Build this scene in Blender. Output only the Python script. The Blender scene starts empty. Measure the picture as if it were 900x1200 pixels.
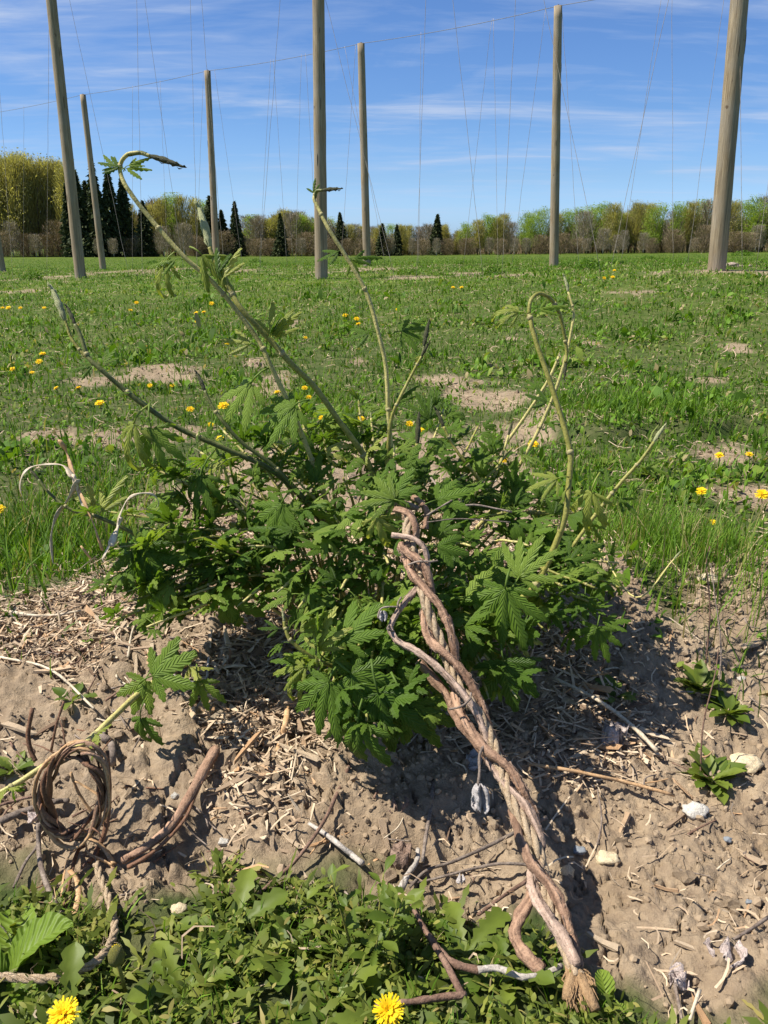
import bpy, math, random
import numpy as np
from mathutils import Vector, Matrix, noise as mnoise
random.seed(7); rng = np.random.default_rng(7)
S = bpy.context.scene
C = S.collection
R = math.radians
# ------------------------------------------------------------------ camera
CAMH = 0.75; F = 970.0; TH = R(18.26)
cam = bpy.data.objects.new('camera', bpy.data.cameras.new('camera')); C.objects.link(cam)
cam.location = (0, 0, CAMH); cam.rotation_euler = (R(90) - TH, 0, 0)
cam.data.sensor_width = 36; cam.data.lens = F / 1200 * 36
cam.data.clip_start = 0.02; cam.data.clip_end = 5000
S.camera = cam
# ------------------------------------------------------------------ light
SUN_AZ, SUN_EL = 266.0, 56.0      # clockwise from +Y (the view direction)
SD = Vector((math.sin(R(SUN_AZ)) * math.cos(R(SUN_EL)), math.cos(R(SUN_AZ)) * math.cos(R(SUN_EL)), math.sin(R(SUN_EL))))
sl = bpy.data.lights.new('sun', 'SUN'); sl.energy = 5.0; sl.angle = R(0.53); sl.color = (1.0, 0.94, 0.84)
so = bpy.data.objects.new('sun', sl); C.objects.link(so); so.rotation_euler = SD.to_track_quat('Z', 'Y').to_euler(); so.location = (-30, 0, 40)
S.view_settings.view_transform = 'Standard'; S.view_settings.look = 'None'; S.view_settings.exposure = 0.72; S.view_settings.gamma = 1
W = bpy.data.worlds.new('World'); S.world = W; W.use_nodes = True
nt = W.node_tree; nt.nodes.clear(); N = nt.nodes.new; L = nt.links.new
def nmath(nt, op, a, b=None, c=None, clamp=False):
    n = nt.nodes.new('ShaderNodeMath'); n.operation = op; n.use_clamp = clamp
    for i, v in enumerate((a, b, c)):
        if v is None: continue
        if isinstance(v, (int, float)): n.inputs[i].default_value = v
        else: nt.links.new(v, n.inputs[i])
    return n.outputs[0]
def nmix(nt, f, a, b, t='MIX'):
    n = nt.nodes.new('ShaderNodeMix'); n.data_type = 'RGBA'; n.blend_type = t
    for k, v in ((0, f), (6, a), (7, b)):
        if isinstance(v, (int, float)): n.inputs[k].default_value = v
        elif isinstance(v, (tuple, list)): n.inputs[k].default_value = (*v[:3], 1)
        else: nt.links.new(v, n.inputs[k])
    return n.outputs[2]
def nramp(nt, f, stops):
    n = nt.nodes.new('ShaderNodeValToRGB'); cr = n.color_ramp
    while len(cr.elements) < len(stops): cr.elements.new(0.5)
    for e, (p, c) in zip(cr.elements, stops):
        e.position = p; e.color = (c, c, c, 1) if isinstance(c, (int, float)) else (*c, 1)
    nt.links.new(f, n.inputs[0]); return n.outputs[0]
def nnoise(nt, vec, scale, detail=4, rough=0.55, dist=0.0, col=False):
    n = nt.nodes.new('ShaderNodeTexNoise'); n.inputs['Scale'].default_value = scale
    n.inputs['Detail'].default_value = detail; n.inputs['Roughness'].default_value = rough; n.inputs['Distortion'].default_value = dist
    if vec is not None: nt.links.new(vec, n.inputs['Vector'])
    return n.outputs['Color' if col else 'Fac']
def nmapping(nt, vec, scale=(1, 1, 1), rot=(0, 0, 0), loc=(0, 0, 0)):
    n = nt.nodes.new('ShaderNodeMapping'); n.inputs['Scale'].default_value = scale; n.inputs['Rotation'].default_value = rot; n.inputs['Location'].default_value = loc
    nt.links.new(vec, n.inputs['Vector']); return n.outputs[0]
sky = N('ShaderNodeTexSky'); sky.sky_type = 'NISHITA'; sky.sun_disc = False
sky.sun_elevation = R(SUN_EL); sky.sun_rotation = R(SUN_AZ); sky.air_density = 1.0; sky.dust_density = 0.5; sky.ozone_density = 2.0
tc = N('ShaderNodeTexCoord'); sx = N('ShaderNodeSeparateXYZ'); L(tc.outputs['Generated'], sx.inputs[0])
zc = nmath(nt, 'MAXIMUM', sx.outputs[2], 0.02)
den = nmath(nt, 'ADD', zc, 0.09)
cx = N('ShaderNodeCombineXYZ'); L(nmath(nt, 'DIVIDE', sx.outputs[0], den), cx.inputs[0]); L(nmath(nt, 'DIVIDE', sx.outputs[1], den), cx.inputs[1])
m1 = nmapping(nt, cx.outputs[0], (0.75, 1.35, 1), (0, 0, R(-24)), (3.1, 1.2, 0))
c1 = nnoise(nt, m1, 0.85, 10, 0.60, 0.9)
m2 = nmapping(nt, cx.outputs[0], (0.55, 2.2, 1), (0, 0, R(-28)), (0.4, 5.0, 0))
c2 = nnoise(nt, m2, 3.0, 7, 0.6, 0.5)
cl = nmath(nt, 'ADD', nmath(nt, 'MULTIPLY', c1, 0.72), nmath(nt, 'MULTIPLY', c2, 0.28))
clm = nramp(nt, cl, [(0.475, 0.0), (0.56, 0.20), (0.67, 0.72)])
fade = nramp(nt, sx.outputs[2], [(0.0, 0.3), (0.12, 1.0)])
clm = nmath(nt, 'MULTIPLY', clm, fade)
tint = nramp(nt, sx.outputs[2], [(0.0, (.95, 1.42, 2.5)), (0.02, (.92, 1.36, 2.35)), (0.065, (.80, 1.12, 1.75)), (0.13, (.70, 1.0, 1.52)), (0.25, (.68, .96, 1.45)), (0.6, (.85, 1.0, 1.25))])
skyc = nmix(nt, 1.0, sky.outputs[0], tint, 'MULTIPLY')
mixc = nmix(nt, clm, skyc, (6.3, 7.4, 9.6))
bg = N('ShaderNodeBackground'); bg.inputs[1].default_value = 0.055; L(mixc, bg.inputs[0])
wo = N('ShaderNodeOutputWorld'); L(bg.outputs[0], wo.inputs[0])

# ------------------------------------------------------------------ pixel helpers (photo is 900 x 1200)
FW = np.array([0, math.cos(TH), -math.sin(TH)]); UP = np.array([0, math.sin(TH), math.cos(TH)]); XR = np.array([1., 0, 0]); CO = np.array([0, 0, CAMH])
def P(px, py, d):
    v = CO + XR * ((px - 450) / F * d) - UP * ((py - 600) / F * d) + FW * d
    return Vector(v)
# ------------------------------------------------------------------ noise in numpy
def _h(i, j, s):
    n = (i.astype(np.int64) * 374761393 + j.astype(np.int64) * 668265263 + s * 2246822519) & 0xffffffff
    n = ((n ^ (n >> 13)) * 1274126177) & 0xffffffff
    return ((n ^ (n >> 16)) & 0xffff) / 65535.0
def vn(x, y, s=0):
    xi = np.floor(x); yi = np.floor(y); fx = x - xi; fy = y - yi
    fx = fx * fx * (3 - 2 * fx); fy = fy * fy * (3 - 2 * fy)
    a = _h(xi, yi, s); b = _h(xi + 1, yi, s); c = _h(xi, yi + 1, s); d = _h(xi + 1, yi + 1, s)
    return (a * (1 - fx) + b * fx) * (1 - fy) + (c * (1 - fx) + d * fx) * fy
def fbm(x, y, o=4, s=0):
    t = 0; a = 0.5; n = 0
    for k in range(o):
        t = t + a * vn(x, y, s + k * 17); n += a; a *= 0.5; x = x * 2.03 + 11.3; y = y * 2.03 + 5.7
    return t / n
def cell(x, y, s=0):
    xi = np.floor(x); yi = np.floor(y); best = np.full(np.shape(x), 9.0); sec = best.copy()
    for di in (-1, 0, 1):
        for dj in (-1, 0, 1):
            a = xi + di; b = yi + dj
            d = (a + _h(a, b, s) - x) ** 2 + (b + _h(a, b, s + 5) - y) ** 2
            sec = np.minimum(sec, np.maximum(best, d)); best = np.minimum(best, d)
    return np.sqrt(best), np.sqrt(sec)
# ------------------------------------------------------------------ terrain: posts fix its large shape
# (base px x, base px y, distance m, top px x, top px y or None when it runs out of frame, second x,y on the axis, radius)
POSTS = [(94.5, 326, 19.0, 60, 0), (376.5, 327, 16.2, 373, 0), (840.5, 317, 12.6, 867, 0),
         (121, 316, 34.0, 97, 111), (254, 313, 30.0, 243, 83), (430.5, 312, 26.0, 423, 51), (649.5, 312, 22.2, 654, 7), (3, 318, 30, -48, 8)]
cp = []
for bx, by, d, tx, ty in POSTS:
    p = P(bx, by, d / math.cos(TH)); k = (d / p.y); p = Vector(CO) + (p - Vector(CO)) * k; cp.append((p.x, p.y, p.z))
for az, py in ((-30, 303), (-15, 301), (0, 299.5), (15, 297.5), (30, 296)):
    r = 108; x = r * math.sin(R(az)); y = r * math.cos(R(az)); dep = math.atan((py - 600) / F) + TH; cp.append((x, y, CAMH - dep * y / math.cos(0)))
for az in (-38, -18, 0, 18, 38):
    for r in (1.2, 3.0, 6.0):
        cp.append((r * math.sin(R(az)), r * math.cos(R(az)), -0.01 * max(0, r - 2)))
cp = np.array(cp); U = np.stack([np.arctan2(cp[:, 0], cp[:, 1]) * 2.5, np.log(np.hypot(cp[:, 0], cp[:, 1]))], 1)
def tk(d2): return np.where(d2 > 1e-12, d2 * np.log(np.maximum(d2, 1e-12)), 0)
n_ = len(cp); K = np.zeros((n_ + 3, n_ + 3)); K[:n_, :n_] = tk(((U[:, None] - U[None]) ** 2).sum(-1)) + np.eye(n_) * 0.02
K[:n_, n_] = 1; K[:n_, n_ + 1:] = U; K[n_:, :n_] = K[:n_, n_:].T
wts = np.linalg.solve(K, np.concatenate([cp[:, 2], [0, 0, 0]]))
def Hb(x, y):
    x = np.asarray(x, float); y = np.asarray(y, float); sh = x.shape; x = x.ravel(); y = y.ravel()
    az = np.clip(np.arctan2(x, y), -0.75, 0.75) * 2.5; lr = np.log(np.clip(np.hypot(x, y), 1.2, 125))
    z = wts[n_] + wts[n_ + 1] * az + wts[n_ + 2] * lr
    for k in range(n_): z = z + wts[k] * tk((az - U[k, 0]) ** 2 + (lr - U[k, 1]) ** 2)
    r = np.hypot(x, y); z = z * np.clip((r - 1.2) / 2.5, 0, 1)
    yy = y - 0.10 * x
    z = z + 0.125 * np.exp(-((yy - 1.47) / 0.36) ** 2) * (1 - 0.35 * np.clip(np.abs(x - 0.0) / 1.4, 0, 1))
    z = z - 0.02 * np.exp(-((yy - 0.86) / 0.16) ** 2)
    z = z + 0.05 * (fbm(x * 0.5, y * 0.5, 3, 3) - 0.5) * np.clip((r - 1.8) / 3, 0, 1) * np.clip(14 / np.maximum(r, 1), 0, 1)
    ly = 3.34 + .10 * np.sin(x * 5.1) + .05 * np.sin(x * 13); z = z + .065 / (1 + np.exp(-np.clip((y - ly) / .018, -30, 30))) * np.clip((x - .6) / .15, 0, 1) * np.clip((1.75 - x) / .2, 0, 1) * np.clip((5.0 - y) / 1.4, 0, 1)
    return z.reshape(sh)
def hb(x, y): return float(Hb(np.array([x]), np.array([y]))[0])
def G(px, py):
    o = CO; dr = np.array(P(px, py, 1.0)) - CO; lo = None
    t = np.geomspace(0.3, 140, 500); q = o[None] + dr[None] * t[:, None]; g = q[:, 2] - Hb(q[:, 0], q[:, 1])
    i = np.argmax(g < 0)
    if g[i] >= 0: i = 499
    a, b = t[i - 1], t[i]
    for _ in range(3):
        tt = np.linspace(a, b, 12); q = o[None] + dr[None] * tt[:, None]; g = q[:, 2] - Hb(q[:, 0], q[:, 1]); j = max(1, int(np.argmax(g < 0))); a, b = tt[j - 1], tt[j]
    return Vector(o + dr * b)
def Gd(px, py):      # depth along the view axis of the ground seen at a pixel
    return float((np.array(G(px, py)) - CO) @ FW)
# ---- where the soil, the mulch and the bare patches lie (ground coordinates)
def ell(px, py, rx, ry):
    c = G(px, py); d = float((np.array(c) - CO) @ FW); a = G(px, py - ry); b = G(px, py + ry)
    return (c.x, c.y, rx * d / F, max(0.02, (a.y - b.y) / 2))
fe = [G(x, y) for x, y in ((-150, 1040), (0, 1045), (120, 1075), (250, 1055), (400, 1050), (500, 1075), (560, 1075), (640, 1100), (700, 1175), (800, 1215), (1050, 1230))]
be = [G(x, y) for x, y in ((-150, 690), (0, 700), (90, 690), (150, 600), (230, 545), (330, 520), (470, 500), (600, 520), (690, 640), (760, 700), (820, 665), (900, 640), (1050, 640))]
FEX = np.array([p.x for p in fe]); FEY = np.array([p.y for p in fe]); BEX = np.array([p.x for p in be]); BEY = np.array([p.y for p in be])
BARE = [ell(*e) for e in ((190, 438, 55, 11), (130, 447, 50, 6), (850, 530, 45, 9), (600, 505, 60, 11), (560, 470, 30, 8), (862, 408, 16, 4), (310, 456, 22, 14), (300, 425, 15, 5),
        (590, 322, 26, 3), (480, 325, 26, 3), (745, 342, 18, 1.6), (145, 318, 24, 3), (220, 315, 22, 3), (550, 322, 16, 3), (420, 316, 60, 2.2), (845, 318, 60, 2.6), (200, 404, 12, 4),
        (650, 300, 30, 1.5), (520, 445, 26, 5), (825, 446, 14, 2.5), (420, 420, 14, 6), (280, 318, 18, 2), (870, 583, 60, 16), (700, 560, 60, 15), (55, 512, 30, 9), (600, 397, 12, 2.5), (690, 403, 10, 2), (30, 340, 30, 4), (500, 372, 12, 2), (790, 380, 12, 2), (335, 380, 12, 4), (240, 580, 70, 20), (150, 510, 50, 9))]
MULCH = [ell(*e) for e in ((330, 735, 70, 90), (270, 660, 90, 45), (200, 650, 60, 50), (60, 725, 90, 40), (300, 800, 70, 50), (690, 840, 90, 55), (640, 880, 70, 40), (130, 700, 60, 40), (470, 640, 120, 60), (560, 850, 60, 50), (600, 740, 130, 50))]
def blobs(x, y, lst, s=0):
    m = np.zeros(np.shape(x)); w = (fbm(x * 5, y * 5, 4, s) - 0.5) * (2.2 if s == 8 else 1.1) + ((fbm(x * 1.1, y * 1.1, 3, s + 2) - 0.45) * 2.6 if s == 8 else 0)
    for a, b, rx, ry in lst:
        d = np.sqrt(((x - a) / rx) ** 2 + ((y - b) / ry) ** 2) + w
        m = np.maximum(m, np.clip((1.25 - d) / 0.5, 0, 1))
    return m
def soil_mask(x, y):
    e = (fbm(x * 9, y * 9, 3, 31) - 0.5) * 0.16
    f = np.interp(x, FEX, FEY) + e; b = np.interp(x, BEX, BEY) + e * 1.6
    m = np.clip((y - f) / 0.05, 0, 1) * np.clip((b - y) / 0.10, 0, 1)
    return np.maximum(m, .9 * blobs(x, y, BARE, 8))
def mulch_mask(x, y): return blobs(x, y, MULCH, 5)
def Hf(x, y, so=None):
    x = np.asarray(x, float); y = np.asarray(y, float)
    z = Hb(x, y); r = np.hypot(x, y)
    if so is None: so = soil_mask(x, y)
    near = np.clip((9 - r) / 6, 0, 1)
    wx = x + 0.02 * (fbm(x * 22, y * 22, 2, 9) - .5); wy = y + 0.02 * (fbm(x * 22, y * 22, 2, 19) - .5)
    a, a2 = cell(wx * 17, wy * 17, 1); b, b2 = cell(wx * 46, wy * 46, 2)
    big = np.clip(fbm(x * 7, y * 7, 4, 4) * 1.6 - 0.45, 0, 1)
    lump = np.clip(fbm(x * 11, y * 11, 3, 71) * 2.6 - 0.9, 0, 1)
    c = 0.045 * (big - 0.4) + (0.011 + .009 * np.clip(.9 - x * 1.4, 0, 2)) * lump * (np.clip(a2 - a, 0, .6) - .25) + 0.006 * (np.clip(b2 - b, 0, .5) - .2) * (0.3 + lump)
    d1, d2_ = cell(wx * 85, wy * 85, 12)
    c = c + (0.006 + .014 * np.clip(1.1 - x * 1.4, 0, 1.9)) * (np.abs(fbm(x * 34, y * 34, 4, 6) - .5) - .12) + 0.007 * (np.clip(d2_ - d1, 0, .5) - .2) * (.25 + lump) + 0.011 * (fbm(x * 130, y * 130, 3, 7) - .5)
    rg = np.abs(fbm(x * 13, y * 13, 4, 77) - 0.5)                      # narrow cracks
    c = c - 0.016 * np.clip(1 - rg / 0.016, 0, 1)
    return z + near * (c * (0.3 + 0.7 * so))

# ------------------------------------------------------------------ object helpers
def np_mesh(name, V, Fq, mat, parent=None, attrs=None, smooth=False, uv=None):
    """V (n,3); Fq (m,k) with k = 3 or 4, or a list of such arrays"""
    me = bpy.data.meshes.new(name); V = np.asarray(V, np.float32)
    Fl = Fq if isinstance(Fq, list) else [Fq]
    me.vertices.add(len(V)); me.vertices.foreach_set('co', V.ravel())
    li = np.concatenate([f.ravel() for f in Fl]).astype(np.int32)
    tot = np.concatenate([np.full(len(f), f.shape[1]) for f in Fl]).astype(np.int32)
    st = np.concatenate([[0], np.cumsum(tot)[:-1]]).astype(np.int32)
    me.loops.add(len(li)); me.loops.foreach_set('vertex_index', li)
    me.polygons.add(len(tot)); me.polygons.foreach_set('loop_start', st); me.polygons.foreach_set('loop_total', tot)
    if attrs:
        for k, v in attrs.items():
            at = me.attributes.new(k, 'FLOAT', 'POINT'); at.data.foreach_set('value', np.asarray(v, np.float32))
    me.update(calc_edges=True); me.validate()
    me.polygons.foreach_set('use_smooth', np.full(len(me.polygons), smooth))
    me.materials.append(mat)
    o = bpy.data.objects.new(name, me); C.objects.link(o)
    if parent: o.parent = parent
    return o
def py_mesh(name, V, Fs, mat, smooth=True, attrs=None):
    me = bpy.data.meshes.new(name); me.from_pydata([tuple(v) for v in V], [], Fs)
    if attrs:
        for k, v in attrs.items():
            at = me.attributes.new(k, 'FLOAT', 'POINT'); at.data.foreach_set('value', np.asarray(v, np.float32))
    me.polygons.foreach_set('use_smooth', [smooth] * len(me.polygons)); me.materials.append(mat); me.update()
    return me
def ob(name, me, parent=None, loc=(0, 0, 0), rot=None, sc=None):
    o = bpy.data.objects.new(name, me); C.objects.link(o); o.location = loc
    if rot is not None: o.rotation_euler = rot
    if sc is not None: o.scale = sc if hasattr(sc, '__len__') else (sc, sc, sc)
    if parent: o.parent = parent
    return o
def tag(o, label=None, cat=None, group=None, kind=None):
    if label: o['label'] = label
    if cat: o['category'] = cat
    if group: o['group'] = group
    if kind: o['kind'] = kind
    return o
def empty(name, loc, label, cat, group=None):
    o = bpy.data.objects.new(name, None); C.objects.link(o); o.location = loc; o.empty_display_size = 0.1
    return tag(o, label, cat, group)
def crom(pts, n=6):
    """Catmull-Rom through lists of equal-length tuples"""
    a = np.array([tuple(p) for p in pts], float); a = np.vstack([2 * a[0] - a[1], a, 2 * a[-1] - a[-2]]); out = []
    for i in range(1, len(a) - 2):
        p0, p1, p2, p3 = a[i - 1:i + 3]
        for k in range(n):
            t = k / n; out.append(0.5 * ((2 * p1) + (-p0 + p2) * t + (2 * p0 - 5 * p1 + 4 * p2 - p3) * t * t + (-p0 + 3 * p1 - 3 * p2 + p3) * t ** 3))
    out.append(a[-2]); return np.array(out)
def tube(path, rad, n=8, wob=0.0, org=(0, 0, 0), flat=1.0, twist=0.0, cap=True, ridge=0.0):
    """returns V, F for a tube along path (k,3); rad scalar or (k,)"""
    path = np.asarray(path, float) - np.array(org); k = len(path); rad = np.broadcast_to(np.asarray(rad, float), (k,))
    tg = np.gradient(path, axis=0); tg /= np.linalg.norm(tg, axis=1)[:, None] + 1e-12
    nrm = np.cross(tg[0], [0.13, 0.2, 0.97]); nrm /= np.linalg.norm(nrm); V = []
    ang = np.arange(n) * 2 * math.pi / n; rg = np.ones(n); tg_r = 1 + ridge * rng.normal(size=n)
    for i in range(k):
        nrm = nrm - tg[i] * (nrm @ tg[i]); nrm /= np.linalg.norm(nrm) + 1e-12; bi = np.cross(tg[i], nrm)
        rg = .82 * rg + .18 * (1 + 2.4 * ridge * rng.normal(size=n)) if ridge else rg; rr = rad[i] * rg * (1 + wob * (rng.random(n) - 0.5)); aa = ang + twist * i
        V.append(path[i] + (np.cos(aa) * rr)[:, None] * nrm + (np.sin(aa) * rr * flat)[:, None] * bi)
    V = np.concatenate(V); Fs = []
    for i in range(k - 1):
        for j in range(n):
            j2 = (j + 1) % n; Fs.append((i * n + j, i * n + j2, (i + 1) * n + j2, (i + 1) * n + j))
    if cap: Fs.append(tuple(range(n - 1, -1, -1))); Fs.append(tuple((k - 1) * n + j for j in range(n)))
    return V, Fs
def merge(parts):
    V = []; Fs = []; o = 0
    for v, f in parts:
        V.extend([tuple(q) for q in v]); Fs.extend([tuple(i + o for i in g) for g in f]); o += len(v)
    return V, Fs
def streak(nv, n):
    col = rng.random(n); out = []
    for i in range(nv // n):
        col = np.clip(col + rng.normal(0, .10, n), 0, 1); out.append(col.copy())
    return np.concatenate(out)
def tubeob(name, path, rad, mat, parent=None, **k):
    """mesh tube in world coordinates, origin at the parent's location (or at the path's start)"""
    org = tuple(parent.location) if parent else tuple(path[0])
    V, Fs = tube(path, rad, org=org, **k); nn_ = k.get('n', 8); o = ob(name, py_mesh(name, V, Fs, mat, True, {'streak': streak(len(V), nn_)}), parent)
    if not parent: o.location = org
    return o
# ------------------------------------------------------------------ materials
def mat(name, rough=0.8, spec=0.3):
    m = bpy.data.materials.new(name); m.use_nodes = True; b = m.node_tree.nodes['Principled BSDF']
    b.inputs['Roughness'].default_value = rough; b.inputs['Specular IOR Level'].default_value = spec
    return m, m.node_tree, b
def attr(nt, n):
    a = nt.nodes.new('ShaderNodeAttribute'); a.attribute_name = n; return a.outputs['Fac']
def objc(nt): return nt.nodes.new('ShaderNodeTexCoord').outputs['Object']
def orand(nt): return nt.nodes.new('ShaderNodeObjectInfo').outputs['Random']
def bump(nt, b, h, dist=0.002, st=1.0):
    n = nt.nodes.new('ShaderNodeBump'); n.inputs['Strength'].default_value = st; n.inputs['Distance'].default_value = dist
    nt.links.new(h, n.inputs['Height']); nt.links.new(n.outputs[0], b.inputs['Normal'])
def simple(name, c1, c2, scale, rough=0.8, stretch=(1, 1, 1), bd=0.0, spec=0.3, rnd=0.0, det=5, strk=0.0):
    m, nt, b = mat(name, rough, spec); v = nmapping(nt, objc(nt), stretch); f = nnoise(nt, v, scale, det, 0.65)
    f = nramp(nt, f, [(0.3, 0.0), (0.7, 1.0)])
    c = nmix(nt, f, c1, c2); f9 = nnoise(nt, v, scale * 5.5, 3, 0.7); c = nmix(nt, nramp(nt, f9, [(.30, .75), (.52, 0.)]), c, tuple(q * .38 for q in c1)); c = nmix(nt, nramp(nt, f9, [(.60, 0.), (.78, .5)]), c, tuple(min(.9, q * 1.3) for q in c2))
    if strk:
        sk = attr(nt, 'streak'); c = nmix(nt, nmath(nt, 'MULTIPLY', nramp(nt, sk, [(.0, 1.), (.42, 0.)]), strk), c, tuple(q * .45 for q in c1)); c = nmix(nt, nmath(nt, 'MULTIPLY', nramp(nt, sk, [(.62, 0.), (1., 1.)]), strk * .8), c, tuple(min(.8, q * 1.35) for q in c2))
    if rnd:
        k = nmath(nt, 'ADD', nmath(nt, 'MULTIPLY', orand(nt), rnd), 1 - rnd / 2); x = nt.nodes.new('ShaderNodeVectorMath'); x.operation = 'SCALE'
        nt.links.new(c, x.inputs[0]); nt.links.new(k, x.inputs['Scale']); c = x.outputs[0]
    nt.links.new(c, b.inputs['Base Color'])
    if bd: bump(nt, b, nmath(nt, 'ADD', f, f9), bd)
    return m
def leafy(name, cols, transl=0.35, rough=0.5, spec=0.35, use='var', veins=False):
    """cols: stops of colour along the 'var' attribute (or the object's random number)"""
    m, nt, b = mat(name, rough, spec)
    f = attr(nt, use) if use != 'obj' else orand(nt)
    c = nramp(nt, f, cols)
    if veins:
        u = attr(nt, 'u'); w = attr(nt, 'w')       # u: distance across the lobe, w: along it
        rib = nmath(nt, 'SUBTRACT', 1.0, nmath(nt, 'MULTIPLY', u, 11.0), clamp=True)
        lat = nmath(nt, 'SINE', nmath(nt, 'MULTIPLY', nmath(nt, 'SUBTRACT', w, nmath(nt, 'MULTIPLY', u, 0.16)), 62.0))
        latv = nramp(nt, lat, [(0.75, 0.0), (1.0, 0.45)])
        v = nmath(nt, 'MAXIMUM', nmath(nt, 'MULTIPLY', rib, 0.8), latv)
        c = nmix(nt, nmath(nt, 'MULTIPLY', v, 0.5), c, nmix(nt, 0.5, c, (0.30, 0.38, 0.12)))
        bump(nt, b, lat, 0.0012, 0.6)
    nz = nnoise(nt, objc(nt), 35 if veins else 3, 3); c = nmix(nt, nmath(nt, 'MULTIPLY', nramp(nt, nz, [(.35, 0.), (.7, 1.)]), 0.30), c, nmix(nt, 0.5, c, (0.02, 0.03, 0.008)))
    nt.links.new(c, b.inputs['Base Color'])
    t = nt.nodes.new('ShaderNodeBsdfTranslucent'); nt.links.new(nmix(nt, 1.0, c, (1.5, 1.5, 0.6), 'MULTIPLY'), t.inputs['Color'])
    ms = nt.nodes.new('ShaderNodeMixShader'); ms.inputs[0].default_value = transl
    nt.links.new(b.outputs[0], ms.inputs[1]); nt.links.new(t.outputs[0], ms.inputs[2])
    nt.links.new(ms.outputs[0], nt.nodes['Material Output'].inputs['Surface'])
    return m
M_grass = leafy('grass_leaf', [(0.0, (0.036, 0.080, 0.005)), (0.45, (0.080, 0.172, 0.010)), (0.8, (0.165, 0.29, 0.024)), (0.9, (0.28, 0.24, 0.085)), (1.0, (0.42, 0.33, 0.19))], 0.30, .6, .2)
M_weed = leafy('weed_leaf', [(0.0, (0.060, 0.09, 0.012)), (0.6, (0.14, 0.175, 0.026)), (0.93, (0.24, 0.26, 0.05)), (1.0, (0.36, 0.29, 0.10))], 0.30, 0.55, .22)
M_weedobj = leafy('broad_weed_leaf', [(0.0, (0.08, 0.13, 0.015)), (1.0, (0.18, 0.23, 0.034))], 0.33, 0.5, 0.28, 'obj')
M_broad = leafy('broad_veined_leaf', [(0.0, (0.13, 0.22, 0.02)), (1.0, (0.21, 0.30, 0.035))], 0.35, 0.5, 0.28, 'obj', True)
M_hop = leafy('hop_leaf', [(0.0, (0.070, 0.140, 0.016)), (0.6, (0.125, 0.215, 0.026)), (1.0, (0.22, 0.31, 0.05))], 0.38, 0.5, 0.22, 'obj', True)
M_hopv = leafy('hop_leaf_mass', [(0.0, (0.070, 0.140, 0.016)), (0.6, (0.125, 0.215, 0.026)), (1.0, (0.22, 0.31, 0.05))], 0.38, 0.5, 0.22, 'var', True)
M_young = leafy('young_hop_leaf', [(0.0, (0.22, 0.28, 0.04)), (1.0, (0.40, 0.42, 0.10))], 0.33, 0.5, 0.3, 'obj', True)
M_stem_pale = simple('pale_hop_stem', (0.42, 0.38, 0.12), (0.58, 0.50, 0.20), 60, 0.5, (1, 1, 1), 0.0006, strk=.25)
M_stem_green = simple('green_hop_stem', (0.20, 0.20, 0.04), (0.34, 0.31, 0.08), 50, 0.5, (1, 1, 1), 0.0006, strk=.25)
M_stem_dark = simple('purplish_hop_stem', (0.085, 0.105, 0.028), (0.17, 0.175, 0.055), 40, 0.5, (1, 1, 1), 0.0006, strk=.25)
M_node = simple('papery_node_scale', (0.30, 0.27, 0.11), (0.42, 0.36, 0.18), 40, 0.7)
M_tipd = simple('dark_shoot_tip', (0.06, 0.065, 0.03), (0.13, 0.13, 0.055), 120, 0.6, bd=0.001)
M_tipp = simple('pale_shoot_tip', (0.40, 0.43, 0.17), (0.60, 0.60, 0.34), 60, 0.6, bd=0.001)
M_bine = simple('dry_bine_bark', (0.215, 0.120, 0.075), (0.45, 0.285, 0.185), 90, 0.75, (1, 1, 1), 0.0012, det=8, strk=0.7)
M_binegrey = simple('bleached_bine_bark', (0.30, 0.20, 0.145), (0.54, 0.40, 0.31), 90, 0.75, (1, 1, 1), 0.0008, det=8, strk=0.6)
M_coil = simple('peeling_brown_bine', (0.10, 0.050, 0.030), (0.26, 0.135, 0.075), 70, 0.65, (1, 1, 1), 0.001, rnd=0.5, strk=.6)
M_coir = simple('coir_rope', (0.36, 0.25, 0.15), (0.66, 0.52, 0.35), 200, 0.9, (1, 1, 1), 0.0015, det=8)
M_coirred = simple('frayed_fibre', (0.30, 0.18, 0.09), (0.58, 0.38, 0.20), 220, 0.9, (1, 1, 1), 0.0015, det=8)
M_straw = simple('bleached_straw', (0.46, 0.37, 0.25), (0.66, 0.57, 0.43), 40, 0.7, rnd=0.3)
M_peel = simple('orange_bark_strip', (0.42, 0.24, 0.11), (0.60, 0.40, 0.22), 50, 0.7, rnd=0.3)
M_twig = simple('grey_brown_twig', (0.13, 0.095, 0.075), (0.32, 0.26, 0.21), 60, 0.85, (1, 1, 1), 0.001, rnd=0.6)
M_twigred = simple('red_brown_twig', (0.11, 0.06, 0.04), (0.27, 0.17, 0.12), 60, 0.8, (1, 1, 1), 0.001)
M_twigwhite = simple('bleached_twig', (0.30, 0.26, 0.22), (0.54, 0.49, 0.43), 60, 0.8, (1, 1, 1), 0.001)
M_deadleaf = simple('grey_dead_leaf', (0.34, 0.31, 0.30), (0.52, 0.48, 0.46), 60, 0.9, bd=0.002)
M_deadpink = simple('pinkish_dead_leaf', (0.38, 0.30, 0.27), (0.56, 0.48, 0.44), 50, 0.9, bd=0.003)
M_deadbrown = simple('rotted_leaf', (0.20, 0.13, 0.095), (0.34, 0.24, 0.18), 50, 0.9, bd=0.003)
M_stone = simple('pale_stone', (0.68, 0.62, 0.52), (0.86, 0.82, 0.74), 3, 0.8, bd=0.002)
M_stoney = simple('yellowish_stone', (0.60, 0.47, 0.28), (0.78, 0.66, 0.45), 3, 0.75, bd=0.001)
M_stoneb = simple('bluish_pebble', (0.16, 0.18, 0.20), (0.26, 0.28, 0.30), 60, 0.8)
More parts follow.
